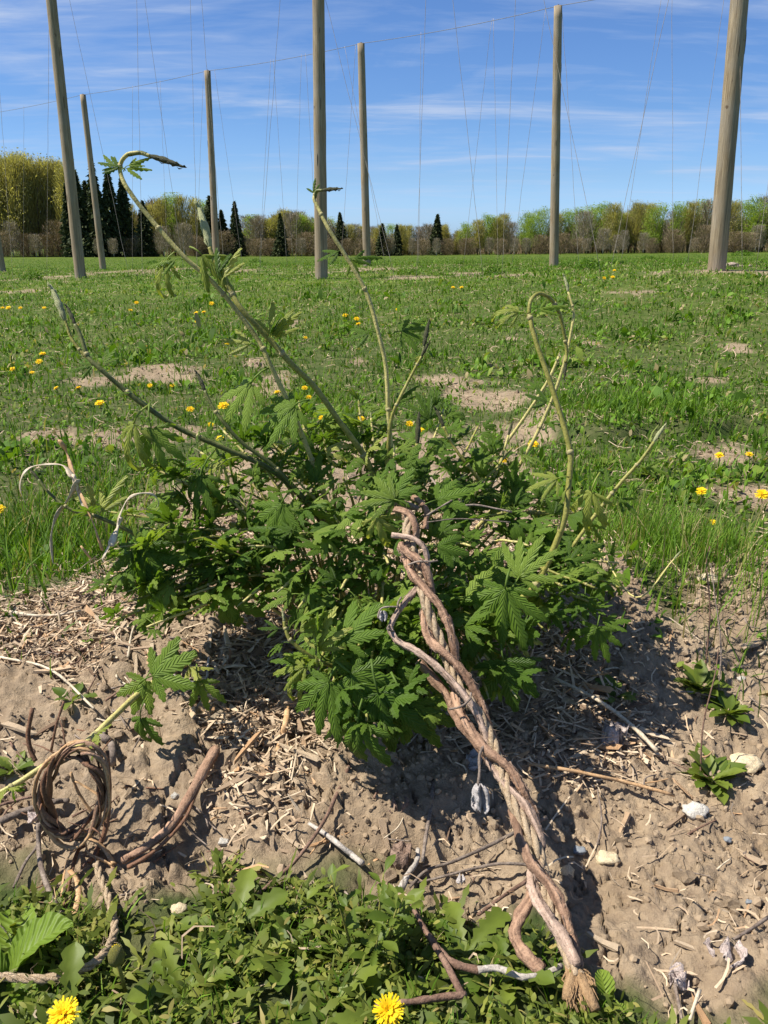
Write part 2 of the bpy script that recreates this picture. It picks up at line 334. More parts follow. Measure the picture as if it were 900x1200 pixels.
M_rock = simple('pinkish_rock', (0.36, 0.27, 0.21), (0.52, 0.42, 0.34), 6, 0.9, bd=0.01)
M_wire = simple('galvanised_wire', (0.16, 0.16, 0.16), (0.24, 0.24, 0.24), 5, 0.6)
M_twine = simple('old_twine', (0.30, 0.25, 0.21), (0.46, 0.40, 0.34), 3, 0.9)
M_yellow = leafy('dandelion_petal', [(0.0, (0.86, 0.52, 0.006)), (1.0, (0.92, 0.72, 0.02))], 0.25, 0.7, 0.2)
M_dstem = simple('dandelion_stem', (0.14, 0.17, 0.06), (0.24, 0.20, 0.10), 60, 0.6)
# chips vary by attribute or object
def chipmat(name, use):
    m, nt, b = mat(name, 0.85, 0.2); f = attr(nt, 'var') if use == 'var' else orand(nt)
    c = nramp(nt, f, [(0.0, (0.17, 0.11, 0.07)), (0.2, (0.36, 0.26, 0.17)), (0.5, (0.52, 0.40, 0.27)), (0.8, (0.66, 0.53, 0.37)), (0.97, (0.48, 0.29, 0.15))])
    g = nnoise(nt, nmapping(nt, objc(nt), (1, 0.12, 1)), 260 if use == 'obj' else 150, 4)
    c = nmix(nt, nmath(nt, 'MULTIPLY', nramp(nt, g, [(.35, 0.), (.65, 1.)]), .45), c, nmix(nt, 0.6, c, (0.16, 0.11, 0.08)))
    nt.links.new(c, b.inputs['Base Color']); bump(nt, b, g, 0.0008); return m
M_chip = chipmat('wood_chip', 'obj'); M_chips = chipmat('wood_chip_litter', 'var')
def soilmat(name, ground):
    m, nt, b = mat(name, 0.95, 0.12); v = objc(nt)
    n1 = nnoise(nt, v, 6, 6); n2 = nnoise(nt, v, 45, 6, 0.7); n3 = nnoise(nt, v, 260, 5, 0.7)
    c = nmix(nt, nramp(nt, n1, [(.35, 0.), (.65, 1.)]), (0.285, 0.212, 0.138), (0.375, 0.288, 0.195))
    c = nmix(nt, nmath(nt, 'MULTIPLY', nramp(nt, n2, [(.38, 1.), (.6, 0.)]), 0.5), c, (0.16, 0.115, 0.08))
    c = nmix(nt, nramp(nt, n3, [(.62, 0.), (.74, 0.55)]), c, (0.46, 0.39, 0.31))
    if ground:
        mu = attr(nt, 'mulch'); so = attr(nt, 'soil')
        mc = nmix(nt, nramp(nt, nnoise(nt, v, 90, 5, 0.7), [(.4, 0.), (.6, 1.)]), (0.16, 0.11, 0.07), (0.46, 0.35, 0.235))
        c = nmix(nt, mu, c, mc)
        # grass base with dry thatch; away from the camera it is the average of what grows on it
        g1 = nnoise(nt, v, 0.9, 6, 0.6); g2 = nnoise(nt, v, 9, 5, 0.65)
        near = nmix(nt, nramp(nt, g2, [(.38, 0.), (.62, 1.)]), (0.035, 0.060, 0.013), (0.105, 0.11, 0.045))
        far = nmix(nt, nramp(nt, g1, [(.35, 0.), (.65, 1.)]), (0.045, 0.085, 0.008), (0.11, 0.145, 0.022))
        fd = attr(nt, 'far'); gc = nmix(nt, fd, near, far)
        c = nmix(nt, so, gc, c)
    nt.links.new(c, b.inputs['Base Color'])
    h = nmath(nt, 'ADD', n2, nmath(nt, 'MULTIPLY', n3, 0.4)); bump(nt, b, h, 0.007 if ground else 0.0015, 1.0)
    return m
M_ground = soilmat('ground_soil', True); M_clod = soilmat('soil_clod', False)
# ================================================================== THE GROUND
def ring_pts():
    az = np.concatenate([np.linspace(-180, -42, 70)[:-1], np.linspace(-42, 42, 410), np.linspace(42, 180, 70)[1:-1]])
    r = [0.12, 0.3]
    x = 0.48
    while x < 900:
        r.append(x)
        x *= 1.0052 if 0.5 < x < 2.2 else (1.012 if x < 8 else (1.03 if x < 130 else 1.15))
    return np.radians(az), np.array(r)
AZ, RR = ring_pts(); A2, R2 = np.meshgrid(AZ, RR); X = R2 * np.sin(A2); Y = R2 * np.cos(A2)
SO = soil_mask(X, Y) * np.clip((60 - R2) / 30, 0, 1); MU = mulch_mask(X, Y) * np.clip((3 - R2), 0, 1); Z = Hf(X, Y, SO)
nr, na = X.shape; idx = np.arange(nr * na).reshape(nr, na); nx = np.roll(idx, -1, 1)
Q = np.stack([idx[:-1], nx[:-1], nx[1:], idx[1:]], -1).reshape(-1, 4)[:, ::-1]
cen = len(X.ravel()); tri = np.stack([np.full(na, cen), nx[0], idx[0]], -1)[:, ::-1]
V = np.vstack([np.stack([X.ravel(), Y.ravel(), Z.ravel()], 1), [[0, 0, hb(0, 0.1)]]])
ground = np_mesh('ground', V, [Q, tri], M_ground, None, dict(soil=np.append(SO.ravel(), 0), mulch=np.append(MU.ravel(), 0), far=np.append(np.clip((R2.ravel() - 3) / 12, 0, 1), 0)), True)
tag(ground, 'field soil with a raised hop row of bare clods and wood chips', None, None, 'structure')
def zf(x, y): return float(Hf(np.array([x]), np.array([y]))[0])
def onG(px, py, lift=0.0):
    p = G(px, py); return Vector((p.x, p.y, zf(p.x, p.y) + lift))
# ================================================================== LITTER
def rand_rot(n, tilt):
    """n rotation matrices: random heading, tilt from flat ~ tilt"""
    a = rng.random(n) * 2 * math.pi; b = rng.normal(0, tilt, n); c = rng.normal(0, tilt, n)
    Rz = np.zeros((n, 3, 3)); Rz[:, 0, 0] = np.cos(a); Rz[:, 0, 1] = -np.sin(a); Rz[:, 1, 0] = np.sin(a); Rz[:, 1, 1] = np.cos(a); Rz[:, 2, 2] = 1
    Rx = np.zeros((n, 3, 3)); Rx[:, 0, 0] = 1; Rx[:, 1, 1] = np.cos(b); Rx[:, 1, 2] = -np.sin(b); Rx[:, 2, 1] = np.sin(b); Rx[:, 2, 2] = np.cos(b)
    Ry = np.zeros((n, 3, 3)); Ry[:, 1, 1] = 1; Ry[:, 0, 0] = np.cos(c); Ry[:, 0, 2] = np.sin(c); Ry[:, 2, 0] = -np.sin(c); Ry[:, 2, 2] = np.cos(c)
    return Rz @ Rx @ Ry
def scatter(base_list, faces, pts, Rm, sc, name, mt, var=None, parent=None, stuff=True, smooth=False):
    """base_list: (k,v,3) prototypes; sc (n,3)"""
    n = len(pts); k = rng.integers(0, len(base_list), n); B = np.asarray(base_list)[k] * sc[:, None, :]
    Vv = np.einsum('nij,nvj->nvi', Rm, B) + pts[:, None, :]
    nv = B.shape[1]; f = np.asarray(faces); FF = (f[None] + (np.arange(n) * nv)[:, None, None]).reshape(-1, f.shape[1])
    at = {'var': np.repeat(var if var is not None else rng.random(n), nv)}
    o = np_mesh(name, Vv.reshape(-1, 3), FF, mt, parent, at, smooth)
    if stuff: o['kind'] = 'stuff'
    return o
def chip_proto():
    l, w, h = 1.0, 0.5, 0.5
    v = np.array([[-w, -l, -h], [w, -l, -h], [w * .8, 0, -h], [-w * .8, 0, -h], [-w * .5, l, -h], [w * .4, l, -h], [-w, -l, h], [w, -l, h], [w * .8, 0, h], [-w * .8, 0, h], [-w * .5, l, h], [w * .4, l, h]])
    v = v * (1 + rng.normal(0, .18, v.shape)); v[[2, 3, 8, 9], 2] += rng.normal(0, .6); v[[0, 6], 1] += rng.normal(0, .2); v[[4, 10], 1] += rng.normal(0, .3); return v
CHF = [(3, 2, 1, 0), (4, 5, 2, 3), (6, 7, 8, 9), (9, 8, 11, 10), (0, 1, 7, 6), (1, 2, 8, 7), (2, 5, 11, 8), (5, 4, 10, 11), (4, 3, 9, 10), (3, 0, 6, 9)]
CH = [chip_proto() for _ in range(10)]
def samp(n, fn, x0, x1, y0, y1):
    """rejection sample n points with density fn in [0,1]"""
    out = []
    c = 0
    while c < n:
        x = rng.uniform(x0, x1, n * 3); y = rng.uniform(y0, y1, n * 3); k = rng.random(n * 3) < fn(x, y); out.append(np.stack([x[k], y[k]], 1)); c += k.sum()
        if len(out) > 60: break
    return np.concatenate(out)[:n]
def chipdens(x, y): return np.clip(mulch_mask(x, y) + 0.018 * soil_mask(x, y), 0, 1)
pp = samp(13500, chipdens, -1.1, 1.3, 0.6, 2.3); n = len(pp); z = Hf(pp[:, 0], pp[:, 1])
lift = rng.random(n) ** 2 * 0.014 * mulch_mask(pp[:, 0], pp[:, 1])
sc = np.stack([rng.lognormal(math.log(.0032), .4, n), rng.lognormal(math.log(.0085), .5, n), rng.uniform(.0006, .0016, n)], 1)
scatter(CH, CHF, np.column_stack([pp, z + 0.002 + lift]), rand_rot(n, .35), sc, 'wood_chip_litter', M_chips)['label'] = 'fine shredded wood mulch spread round the hop crown'
bpy.data.objects['wood_chip_litter'].parent = ground
# straw fibres and rootlets
pp = samp(2100, lambda x, y: np.clip(0.12 * soil_mask(x, y) + .6 * mulch_mask(x, y), 0, 1), -1.1, 1.3, 0.6, 2.3); n = len(pp); z = Hf(pp[:, 0], pp[:, 1])
def fib():
    b = rng.normal(0, .25); v = []
    for t in (-1, -.4, .3, 1): v += [[-.5 + b * t * t * 20, t, abs(t) * .15], [.5 + b * t * t * 20, t, abs(t) * .15 + 0.3]]
    return np.array(v)
sc = np.stack([rng.uniform(.0008, .0022, n), rng.lognormal(math.log(.019), .5, n), np.full(n, .004)], 1)
o = scatter([fib() for _ in range(10)], [(0, 1, 3, 2), (2, 3, 5, 4), (4, 5, 7, 6)], np.column_stack([pp, z + .004]), rand_rot(n, .22), sc, 'straw_litter', M_chips, rng.uniform(.2, .95, n)); o.parent = ground
# big chips: single pieces
chm = [py_mesh('wood_chip', v * np.array([1, 1, 1]), CHF, M_chip, False) for v in CH]
pp = samp(210, lambda x, y: np.clip(mulch_mask(x, y) + .10 * soil_mask(x, y), 0, 1), -.62, .8, .72, 1.75)
for i, (x, y) in enumerate(pp):
    o = ob('wood_chip', chm[i % 10], ground, (x, y, zf(x, y) + .005), (rng.normal(0, .25), rng.normal(0, .25), rng.random() * 6.3)); o.scale = (rng.uniform(.005, .011), rng.uniform(.014, .034), rng.uniform(.0015, .004))
# chips one can point at in the photograph
for (x, y, w, l, a) in ((693, 1013, 7, 0, 0), (795, 958, 7, 28, -50), (705, 1112, 12, 22, 55), (350, 900, 12, 42, 62), (315, 912, 8, 15, 5), (388, 985, 6, 30, -60), (340, 985, 6, 20, 50), (875, 1000, 12, 26, 30), (820, 1190, 14, 26, 10), (780, 1045, 5, 17, 70),
                        (745, 865, 28, 30, 70), (690, 810, 16, 40, 55), (885, 750, 16, 26, -60), (640, 860, 12, 22, 20), (775, 880, 6, 28, 60), (560, 890, 9, 25, -60), (330, 880, 10, 40, -4), (870, 820, 6, 14, 0), (800, 1112, 9, 14, 60), (660, 875, 8, 26, -70), (612, 965, 5, 8, 0), (360, 1030, 6, 14, 30)):
    if not l: continue
    p = onG(x, y, .006); d = Gd(x, y) / F; o = ob('wood_chip', chm[(x + y) % 10], ground, p, (rng.normal(0, .1), rng.normal(0, .1), R(a))); o.scale = (w * d / 1.6, l * d / 1.3, .0035)
# clods
def rock_mesh(name, seed, mt, sub=1, amp=.28, fl=.7):
    import bmesh
    bm = bmesh.new(); bmesh.ops.create_icosphere(bm, subdivisions=sub, radius=1); 
    for v in bm.verts:
        nn = v.co.normalized(); k = 1 + amp * mnoise.noise(nn * 1.6 + Vector((seed * 7.1, 3, seed))) + amp * .5 * mnoise.noise(nn * 3.7 + Vector((seed, 9, 2)))
        v.co = nn * k; v.co.z *= fl
    me = bpy.data.meshes.new(name); bm.to_mesh(me); bm.free(); me.materials.append(mt)
    for p in me.polygons: p.use_smooth = (sub > 2)
    return me
def ico(seed, amp=.3):
    me = rock_mesh('t', seed, M_clod, 1, amp); v = np.array([tuple(q.co) for q in me.vertices]); f = [tuple(p.vertices) for p in me.polygons]; bpy.data.meshes.remove(me); return v, f
IC = [ico(s, .4) for s in range(6)]
pp = samp(17000, lambda x, y: np.clip(soil_mask(x, y) * (fbm(x * 6, y * 6, 3, 40) * 3.2 - 1.15), 0.04, 1) * soil_mask(x, y), -1.0, 1.1, 0.5, 2.4); n = len(pp); z = Hf(pp[:, 0], pp[:, 1]); s = np.minimum(rng.lognormal(math.log(.0023), .62, n), .0085)
o = scatter([v for v, f in IC], IC[0][1], np.column_stack([pp, z + s * .2]), rand_rot(n, 1.0), np.stack([s, s, s], 1), 'soil_crumbs', M_clod); o.parent = ground
cm = [rock_mesh('clod', s + 20, M_clod, 2, .95, .6) for s in range(6)]
pp = samp(70, lambda x, y: np.clip(soil_mask(x, y) * (fbm(x * 4, y * 4, 2, 44) * 2 - .5), 0, 1), -.6, .8, .62, 1.5)
for i, (x, y) in enumerate(pp):
    s = float(rng.lognormal(math.log(.0085), .3)); ob('clod', cm[i % 6], ground, (x, y, zf(x, y) - s * .15), (rng.random() * 6, rng.random() * 6, rng.random() * 6), s)
# ================================================================== GROWTH ON THE GROUND (stuff)
def leaves(name, pts, length, width, lean, prof, mt, var, droop=0.6, fold=0.0, az=None, kind='stuff'):
    """strip leaves: prof = half-width factors along the leaf; lean = angle from vertical at the foot"""
    n = len(pts); m = len(prof); az = rng.random(n) * 2 * math.pi if az is None else az
    dx = np.cos(az); dy = np.sin(az); t = np.linspace(0, 1, m); ang = lean[:, None] + droop * t[None] ** 1.3 * (0.4 + rng.random(n))[:, None] * 1.6
    st = length[:, None] / (m - 1); hx = np.concatenate([np.zeros((n, 1)), np.cumsum(np.sin(ang[:, :-1]) * st, 1)], 1); hz = np.concatenate([np.zeros((n, 1)), np.cumsum(np.cos(ang[:, :-1]) * st, 1)], 1)
    c = np.stack([pts[:, 0, None] + dx[:, None] * hx, pts[:, 1, None] + dy[:, None] * hx, pts[:, 2, None] + hz], -1)
    tw = rng.normal(0, .5, n); sxv = np.stack([-dy * np.cos(tw), dx * np.cos(tw), np.sin(tw)], -1)
    off = sxv[:, None, :] * (width[:, None] * np.asarray(prof)[None])[..., None]
    V = np.stack([c - off, c + off], 2).reshape(n, m * 2, 3)
    f = np.array([(2 * k, 2 * k + 1, 2 * k + 3, 2 * k + 2) for k in range(m - 1)])
    FF = (f[None] + (np.arange(n) * 2 * m)[:, None, None]).reshape(-1, 4)
    o = np_mesh(name, V.reshape(-1, 3), FF, mt, None, {'var': np.repeat(var, 2 * m)}, True); 
    if kind: o['kind'] = kind
    return o
BL = (1, .9, .65, .08); LF = (.15, .8, 1, .75, .1); JG = (.12, .35, .75, .4, 1.0, .55, 1.1, .5, .05)
# far and mid field
def field_pts(nmax, r0, r1, n0, r_ref, p):
    r = np.exp(rng.uniform(math.log(r0), math.log(r1), nmax)); a = rng.uniform(-R(34), R(34), nmax)
    dens = n0 * np.minimum(1, (r_ref / r) ** p); area = (r ** 2) * 2 * R(34) * math.log(r1 / r0) / nmax
    k = rng.random(nmax) < dens * area; r = r[k]; a = a[k]; return r * np.sin(a), r * np.cos(a), r
x, y, r = field_pts(900000, 1.35, 95, 6200, 2.0, 1.55)
so = soil_mask(x, y); patch = fbm(x * 1.3, y * 1.3, 4, 50); fine = fbm(x * 5, y * 5, 3, 60)
keep = rng.random(len(x)) < np.clip(1.02 - so * .82, 0, 1) * np.clip(fine * 3.6 - .95, np.where(r < 6, .60, .45), 1) * (1 - .55 * np.clip(patch * 3 - 1.9, 0, 1))
x, y, r, patch, fine = [q[keep] for q in (x, y, r, patch, fine)]
z = Hf(x, y); n = len(x); sc = np.clip((r / 2.2) ** .45, 1, 5)
clump = np.clip(fbm(x * 2.6, y * 2.6, 3, 64) * 4.5 - 2.2, 0, 1); h = (.016 + .075 * fine ** 1.3 * (.35 + .9 * clump) * rng.random(n)) * (.75 + .25 * np.clip(r / 3, 0, 1)) * np.clip(sc, 1, 1.7) * np.where(rng.random(n) < .05, 1.7, 1)
isb = rng.random(n) < (.35 + .55 * np.clip(patch * 3 - 1.2, 0, 1))
var = np.clip(.10 + .75 * rng.random(n) * (.5 + patch) + .25 * (rng.random(n) < .06), 0, .84); dry = rng.random(n) < .05 + .16 * np.clip(1.5 - fine * 3.2, 0, 1); var = np.where(dry, rng.uniform(.86, 1, n), var)
g = ~isb; pts = np.stack([x, y, z - .004], 1)
leaves('field_grass', pts[g], h[g] * 1.35, .0021 * sc[g] * rng.uniform(.8, 1.6, g.sum()), np.abs(rng.normal(0, .40, g.sum())), (1, .75, .08), M_grass, var[g], .5)['label'] = 'short mown grass growing over the field'
leaves('field_clover', pts[isb] + np.stack([0 * h[isb], 0 * h[isb], h[isb] * .35 * rng.random(isb.sum())], 1), h[isb] * .74, h[isb] * .185, np.abs(rng.normal(.7, .45, isb.sum())), (.2, 1, .85, .1), M_grass, var[isb], .7)['label'] = 'low broad leaved weeds growing among the field grass'
NF = n
# dry bits lying in the field
x, y, r = field_pts(300000, 1.5, 30, 650, 2.0, 1.5); z = Hf(x, y); n = len(x); k_ = np.clip((r / 2.2) ** .45, 1, 5)
sc = np.stack([rng.uniform(.0012, .003, n) * k_, rng.lognormal(math.log(.014), .5, n) * k_, np.full(n, .003)], 1)
tag(scatter([fib() for _ in range(8)], [(0, 1, 3, 2), (2, 3, 5, 4), (4, 5, 7, 6)], np.column_stack([x, y, z + .006 + rng.random(n) * .012]), rand_rot(n, .4), sc, 'field_thatch', M_chips, rng.uniform(.0, .6, n)), 'dry thatch and straw scraps lying in the field grass')
cx2, cy2, cr2 = field_pts(300000, 1.6, 14, 900, 2.0, 1.2); bm_ = soil_mask(cx2, cy2) * (cy2 > np.interp(cx2, BEX, BEY)) > .4; cx2 = cx2[bm_]; cy2 = cy2[bm_]; s = np.minimum(rng.lognormal(math.log(.004), .6, len(cx2)), .018)
tag(scatter([v for v, f in IC], IC[0][1], np.column_stack([cx2, cy2, Hf(cx2, cy2) + s * .2]), rand_rot(len(s), 1.0), np.stack([s, s, s * .7], 1), 'field_crumbs', M_clod), 'soil crumbs on the bare patches of the field')
# taller grass: left edge of the mound and right tuft behind the mound
def tuft(name, px, py, rx, ry, n, hm, lab, wd=.0016, v0=.2, v1=.85):
    e = ell(px, py, rx, ry); q = rng.normal(0, .5, (n, 2)) * [e[2], e[3]] + [e[0], e[1]]; z = Hf(q[:, 0], q[:, 1])
    return tag(leaves(name, np.column_stack([q, z - .004]), hm * rng.uniform(.2, 1.1, n), wd * rng.uniform(.7, 1.5, n), np.abs(rng.normal(0, .34, n)), BL, M_grass, rng.uniform(v0, v1, n), .55), lab)
tuft('tall_grass', 45, 640, 125, 80, 3000, .115, 'tall fresh grass at the left edge of the mound', .0017, .1, .97)
tuft('tall_grass', 782, 645, 80, 60, 1700, .14, 'tall thin grass right behind the hop leaves', .0011, .3, .97)
tuft('tall_grass', 320, 480, 160, 40, 1500, .10, 'upright grass behind the slanting hop shoots')
tuft('tall_grass', 740, 478, 130, 16, 2600, .085, 'grass clump along the dark ledge right of the hop plant')
tuft('tall_grass', 690, 545, 130, 30, 700, .07, 'thin grass on the bare strip right of the hop plant')
# front weed carpet
fx = rng.uniform(-.85, 1.0, 75000); fy = rng.uniform(.28, 1.0, 75000)
k = (fy < np.interp(fx, FEX, FEY) + (fbm(fx * 14, fy * 14, 2, 90) - .5) * .14) & (rng.random(75000) < .1 + .9 * np.clip(fbm(fx * 12, fy * 12, 3, 91) * 4.6 - 2.0, 0, 1)); fx = fx[k]; fy = fy[k]; fz = Hf(fx, fy); n = len(fx); j = rng.random(n)
pts = np.stack([fx, fy, fz - .003], 1)
a = j < .34; b = (j >= .34) & (j < .74); c = j >= .74
hh = rng.uniform(0, 1, n)
tag(leaves('clover_carpet', pts[a] + np.stack([0 * hh[a], 0 * hh[a], hh[a] * .035], 1), rng.uniform(.006, .016, a.sum()), rng.uniform(.0012, .0030, a.sum()), np.abs(rng.normal(1.1, .4, a.sum())), LF, M_weed, rng.random(a.sum()), .5), 'small leaved weeds carpeting the near edge of the picture')
tag(leaves('jagged_weed_carpet', pts[b], rng.uniform(.025, .06, b.sum()), rng.uniform(.002, .0055, b.sum()), np.abs(rng.normal(.95, .3, b.sum())), JG, M_weed, rng.random(b.sum()), .7), 'jagged dandelion foliage mixed into the near weeds')
tag(leaves('foreground_grass', pts[c], rng.uniform(.02, .045, c.sum()), rng.uniform(.0008, .0014, c.sum()), np.abs(rng.normal(.4, .3, c.sum())), BL, M_grass, rng.uniform(.2, 1.0, c.sum()), .7), 'thin grass blades in the near weeds')
n = 420; lx = rng.uniform(-.8, .95, n); ly = rng.uniform(.35, .95, n); lz = Hf(lx, ly) + rng.random(n) * .03
sc = np.stack([rng.uniform(.001, .003, n), rng.lognormal(math.log(.010), .5, n), np.full(n, .003)], 1)
tag(scatter([fib() for _ in range(8)], [(0, 1, 3, 2), (2, 3, 5, 4), (4, 5, 7, 6)], np.column_stack([lx, ly, lz]), rand_rot(n, .5), sc, 'dead_weed_litter', M_chips, rng.uniform(.1, 1, n)), 'dead stems and leaf scraps among the near weeds')
# ================================================================== LEAVES OF SINGLE WEEDS
def strip_leaf_mesh(name, prof, mt, lean=.9, droop=.9, waves=.0, cup=.25):
    m = len(prof); V = []; a = lean; px_ = 0; pz = 0; Fs = []; var = []; ua = []; wa = []
    for k, w in enumerate(prof):
        wv = waves * math.sin(k * 1.9)
        V += [(-w, px_, pz + cup * w + wv), (-w * .5, px_, pz + cup * .3 * w), (0, px_, pz - .01), (w * .5, px_, pz + cup * .3 * w), (w, px_, pz + cup * w - wv)]
        ua += [1, .5, 0, .5, 1]; wa += [k / (m - 1)] * 5
        px_ += math.sin(a) / (m - 1); pz += math.cos(a) / (m - 1); a += droop / (m - 1)
    for k in range(m - 1):
        for q in range(4): i = k * 5 + q; Fs.append((i, i + 1, i + 6, i + 5))
    return py_mesh(name, V, Fs, mt, True, {'u': ua, 'w': wa})
dl = [strip_leaf_mesh('leaf', (.03, .04, .09, .05, .13, .07, .16, .09, .18, .13, .17, .12, .02), M_weedobj, .9 + .12 * s, .9, .012) for s in range(3)]
bl = [strip_leaf_mesh('leaf', (.03, .05, .11, .13, .19, .18, .24, .22, .26, .23, .24, .20, .18, .11, .02), M_broad, .35 + .3 * s, 1.3 - .1 * s, .022, .45) for s in range(3)]
ov = [strip_leaf_mesh('leaf', (.02, .04, .14, .20, .20, .12, .01), M_weedobj, .9, .5, .01) for s in range(2)]
def rosette(name, px, py, n, L, meshes, label, group=None, spread=1.0, lift=0.0, catg='weed'):
    p = onG(px, py, lift); r = empty(name, p, label, catg, group)
    for k in range(n):
        ob('leaf', meshes[k % len(meshes)], r, (0, 0, 0), (rng.normal(0, .18), rng.normal(0, .12), (k / n * 6.283 + rng.normal(0, .25)) * spread), L * rng.uniform(.55, .95))
    return r
WG = 'low weeds at the near edge of the picture'
rosette('dandelion_rosette', 275, 1095, 8, .085, dl, 'dandelion leaf rosette with long dark green leaves beside the dried soil, left of centre', WG)
rosette('dandelion_rosette', 335, 1120, 8, .075, dl, 'dandelion rosette with a cupped pale backed leaf, left of the tall leafy weed', WG)
rosette('dandelion_rosette', 545, 1120, 11, .085, dl, 'dense dandelion rosette directly left of the frayed rope end', WG)
rosette('dandelion_rosette', 595, 1150, 9, .080, dl, 'dandelion rosette under the bleached twig near the rope end', WG)
rosette('dandelion_rosette', 215, 1165, 9, .080, dl, 'dandelion rosette carrying the closed bud above the end of the coir rope', WG)
rosette('dandelion_rosette', 455, 1195, 8, .080, dl, 'dandelion rosette under the big yellow flower at the bottom edge', WG)
rosette('dandelion_rosette', 80, 1195, 7, .080, dl, 'dandelion rosette under the yellow flower in the bottom left corner', WG)
rosette('dandelion_rosette', 385, 1190, 8, .075, dl, 'dandelion rosette left of the bottom middle yellow flower', WG)
# upright leafy weed (430,1010..1150)
r = empty('upright_weed', onG(432, 1120), 'upright weed with many small toothed leaves left of the crossed brown twigs', 'weed', WG)
for s in range(6):
    a = rng.random() * 6.3; tipv = Vector((math.cos(a) * .025, math.sin(a) * .02, rng.uniform(.07, .12))); b0 = Vector((math.cos(a) * .015, math.sin(a) * .015, 0))
    pa = [b0 + (tipv) * t for t in (0, .3, .6, 1)]; V_, F_ = tube(pa, [.0018, .0016, .0013, .0008], 5); ob('stem', py_mesh('stem', V_, F_, M_stem_green), r)
    for q in range(13):
        t = .1 + .9 * q / 12; p = b0 + tipv * t; ob('leaf', dl[q % 3] if q % 2 else ov[q % 2], r, p, (rng.normal(0, .3), rng.normal(0, .3), q * 2.4 + s), rng.uniform(.022, .036))
# big broad leaves, left edge
r = empty('broad_leaf_weed', onG(10, 1150), 'bright green broad leaved weed at the left edge beside the coiled bine', 'weed')
for (hx, L_, ry) in ((-1.2, .095, 0), (-.55, .075, 1), (.3, .105, 2), (1.4, .07, 0), (2.6, .08, 1), (-2.2, .07, 2), (-.9, .06, 0)):
    ob('leaf', bl[ry], r, (0, 0, 0), (rng.normal(0, .1), 0, hx), L_)
r = empty('broad_leaf_weed', onG(712, 1185), 'single upright bright green leaf right of the frayed rope end', 'weed')
for (hx, L_, m_, tx) in ((.1, .055, 0, .1), (2.6, .035, 1, 0), (-1.6, .03, 2, 0)): ob('leaf', bl[m_], r, (0, 0, 0), (tx, 0, hx), L_ * .75)
# weeds on the mound, right
for px, py, n, L_, lab in ((835, 905, 16, .050, 'ragged low weed at the foot of the lower thin dark stalk on the right'), (820, 800, 18, .045, 'low grey green weed round the two thin stalks on the right'), (855, 830, 14, .040, 'small weed sprig between the thin stalks and the right edge'),
                           (720, 815, 8, .040, 'small bright weed in the wood chips below the right hop leaves'), (760, 560, 12, .05, 'dark green weed patch on the right behind the bare strip'), (800, 590, 14, .05, 'weed patch under the yellow dandelion pair on the right'),
                           (710, 545, 10, .05, 'weed left of the slanting right hop shoot'), (85, 825, 4, .035, 'tiny bright green weed leaf above the coiled bine'), (15, 900, 6, .04, 'small pale weed at the left edge behind the coil'), (880, 650, 9, .04, 'small weed on bare soil by the right edge'), (700, 470, 12, .05, 'leafy weed in front of the dark grass ledge'), (820, 640, 10, .05, 'weed at the foot of the thin grass on the right')):
    rosette('ground_weed', px, py, int(n * 1.6), L_ * 1.35, ov + dl[:1], lab, 'weeds growing on the mound and the bare strip')
# thin dark stalks
def stalk(pxs, d0, rad, lab, mt=M_twigred, leaves_=0, name='dry_stalk', cat='stalk', lean=0.0):
    base = onG(*pxs[0]); db = Gd(*pxs[0]); r = empty(name, base, lab, cat)
    pa = [base] + [P(x, y, db - lean * (i + 1)) for i, (x, y) in enumerate(pxs[1:])]; pa = crom(pa, 5)
    tubeob('stem', pa, np.linspace(rad, rad * .5, len(pa)), mt, r, n=6)
    return r
stalk([(822, 905), (824, 850), (838, 790), (842, 760)], 0, .0016, 'lower thin dark stalk rising from the ragged weed on the right')
stalk([(826, 790), (832, 720), (828, 660), (832, 640)], 0, .0015, 'left of the two thin grey stalks standing in the right weeds')
stalk([(842, 812), (845, 760), (838, 700), (833, 660)], 0, .0015, 'right of the two thin grey stalks standing in the right weeds', M_twig)
stalk([(700, 800), (712, 760), (716, 730)], 0, .0012, 'thin brown stalk under the right hop leaves')
# ================================================================== POLES, WIRE, TWINE
def polemat():
    m, nt, b = mat('weathered_pole', 0.9, 0.15); v = objc(nt)
    g = nnoise(nt, nmapping(nt, v, (1, 1, .03)), 55, 6, .7); g2 = nnoise(nt, nmapping(nt, v, (1, 1, .18)), 7, 5, .6)
    c = nmix(nt, nramp(nt, g, [(.35, 0.), (.65, 1.)]), (0.14, 0.10, 0.06), (0.43, 0.34, 0.22)); c = nmix(nt, nmath(nt, 'MULTIPLY', nramp(nt, g2, [(.4, 1.), (.6, 0.)]), .55), c, (0.20, 0.165, 0.115))
    nt.links.new(c, b.inputs['Base Color']); g3 = nnoise(nt, nmapping(nt, v, (1, 1, .5)), 2.2, 4, .6); c = nmix(nt, nramp(nt, g3, [(.45, 0.), (.62, .5)]), c, (0.30, 0.27, 0.225)); kn = nnoise(nt, nmapping(nt, v, (1, 1, .6)), 9, 2, .5); c = nmix(nt, nramp(nt, kn, [(.72, 0.), (.76, .8)]), c, (0.09, 0.06, 0.04)); nt.links.new(c, b.inputs['Base Color']); bump(nt, b, g, .01, .8); return m
M_pole = polemat(); M_crack = simple('dark_crack', (0.03, 0.022, 0.016), (0.06, 0.045, 0.03), 8, .95)
PL = ['tall leaning pole on the left, cut off by the top edge', 'tall pole left of centre, front row, cut off by the top edge', 'thick pole at the right, leaning outward, nearest of all poles', 'short looking pole before the spruces, right of the tall left pole',
      'pole with visible top behind the tallest hop shoot', 'pole with visible top just right of the tall centre pole', 'pole with visible top at the right of centre, standing before bright green trees', 'pole cut by the left edge of the picture']
RAD = [.115, .115, .123, .12, .115, .115, .112, .12]; tops = []
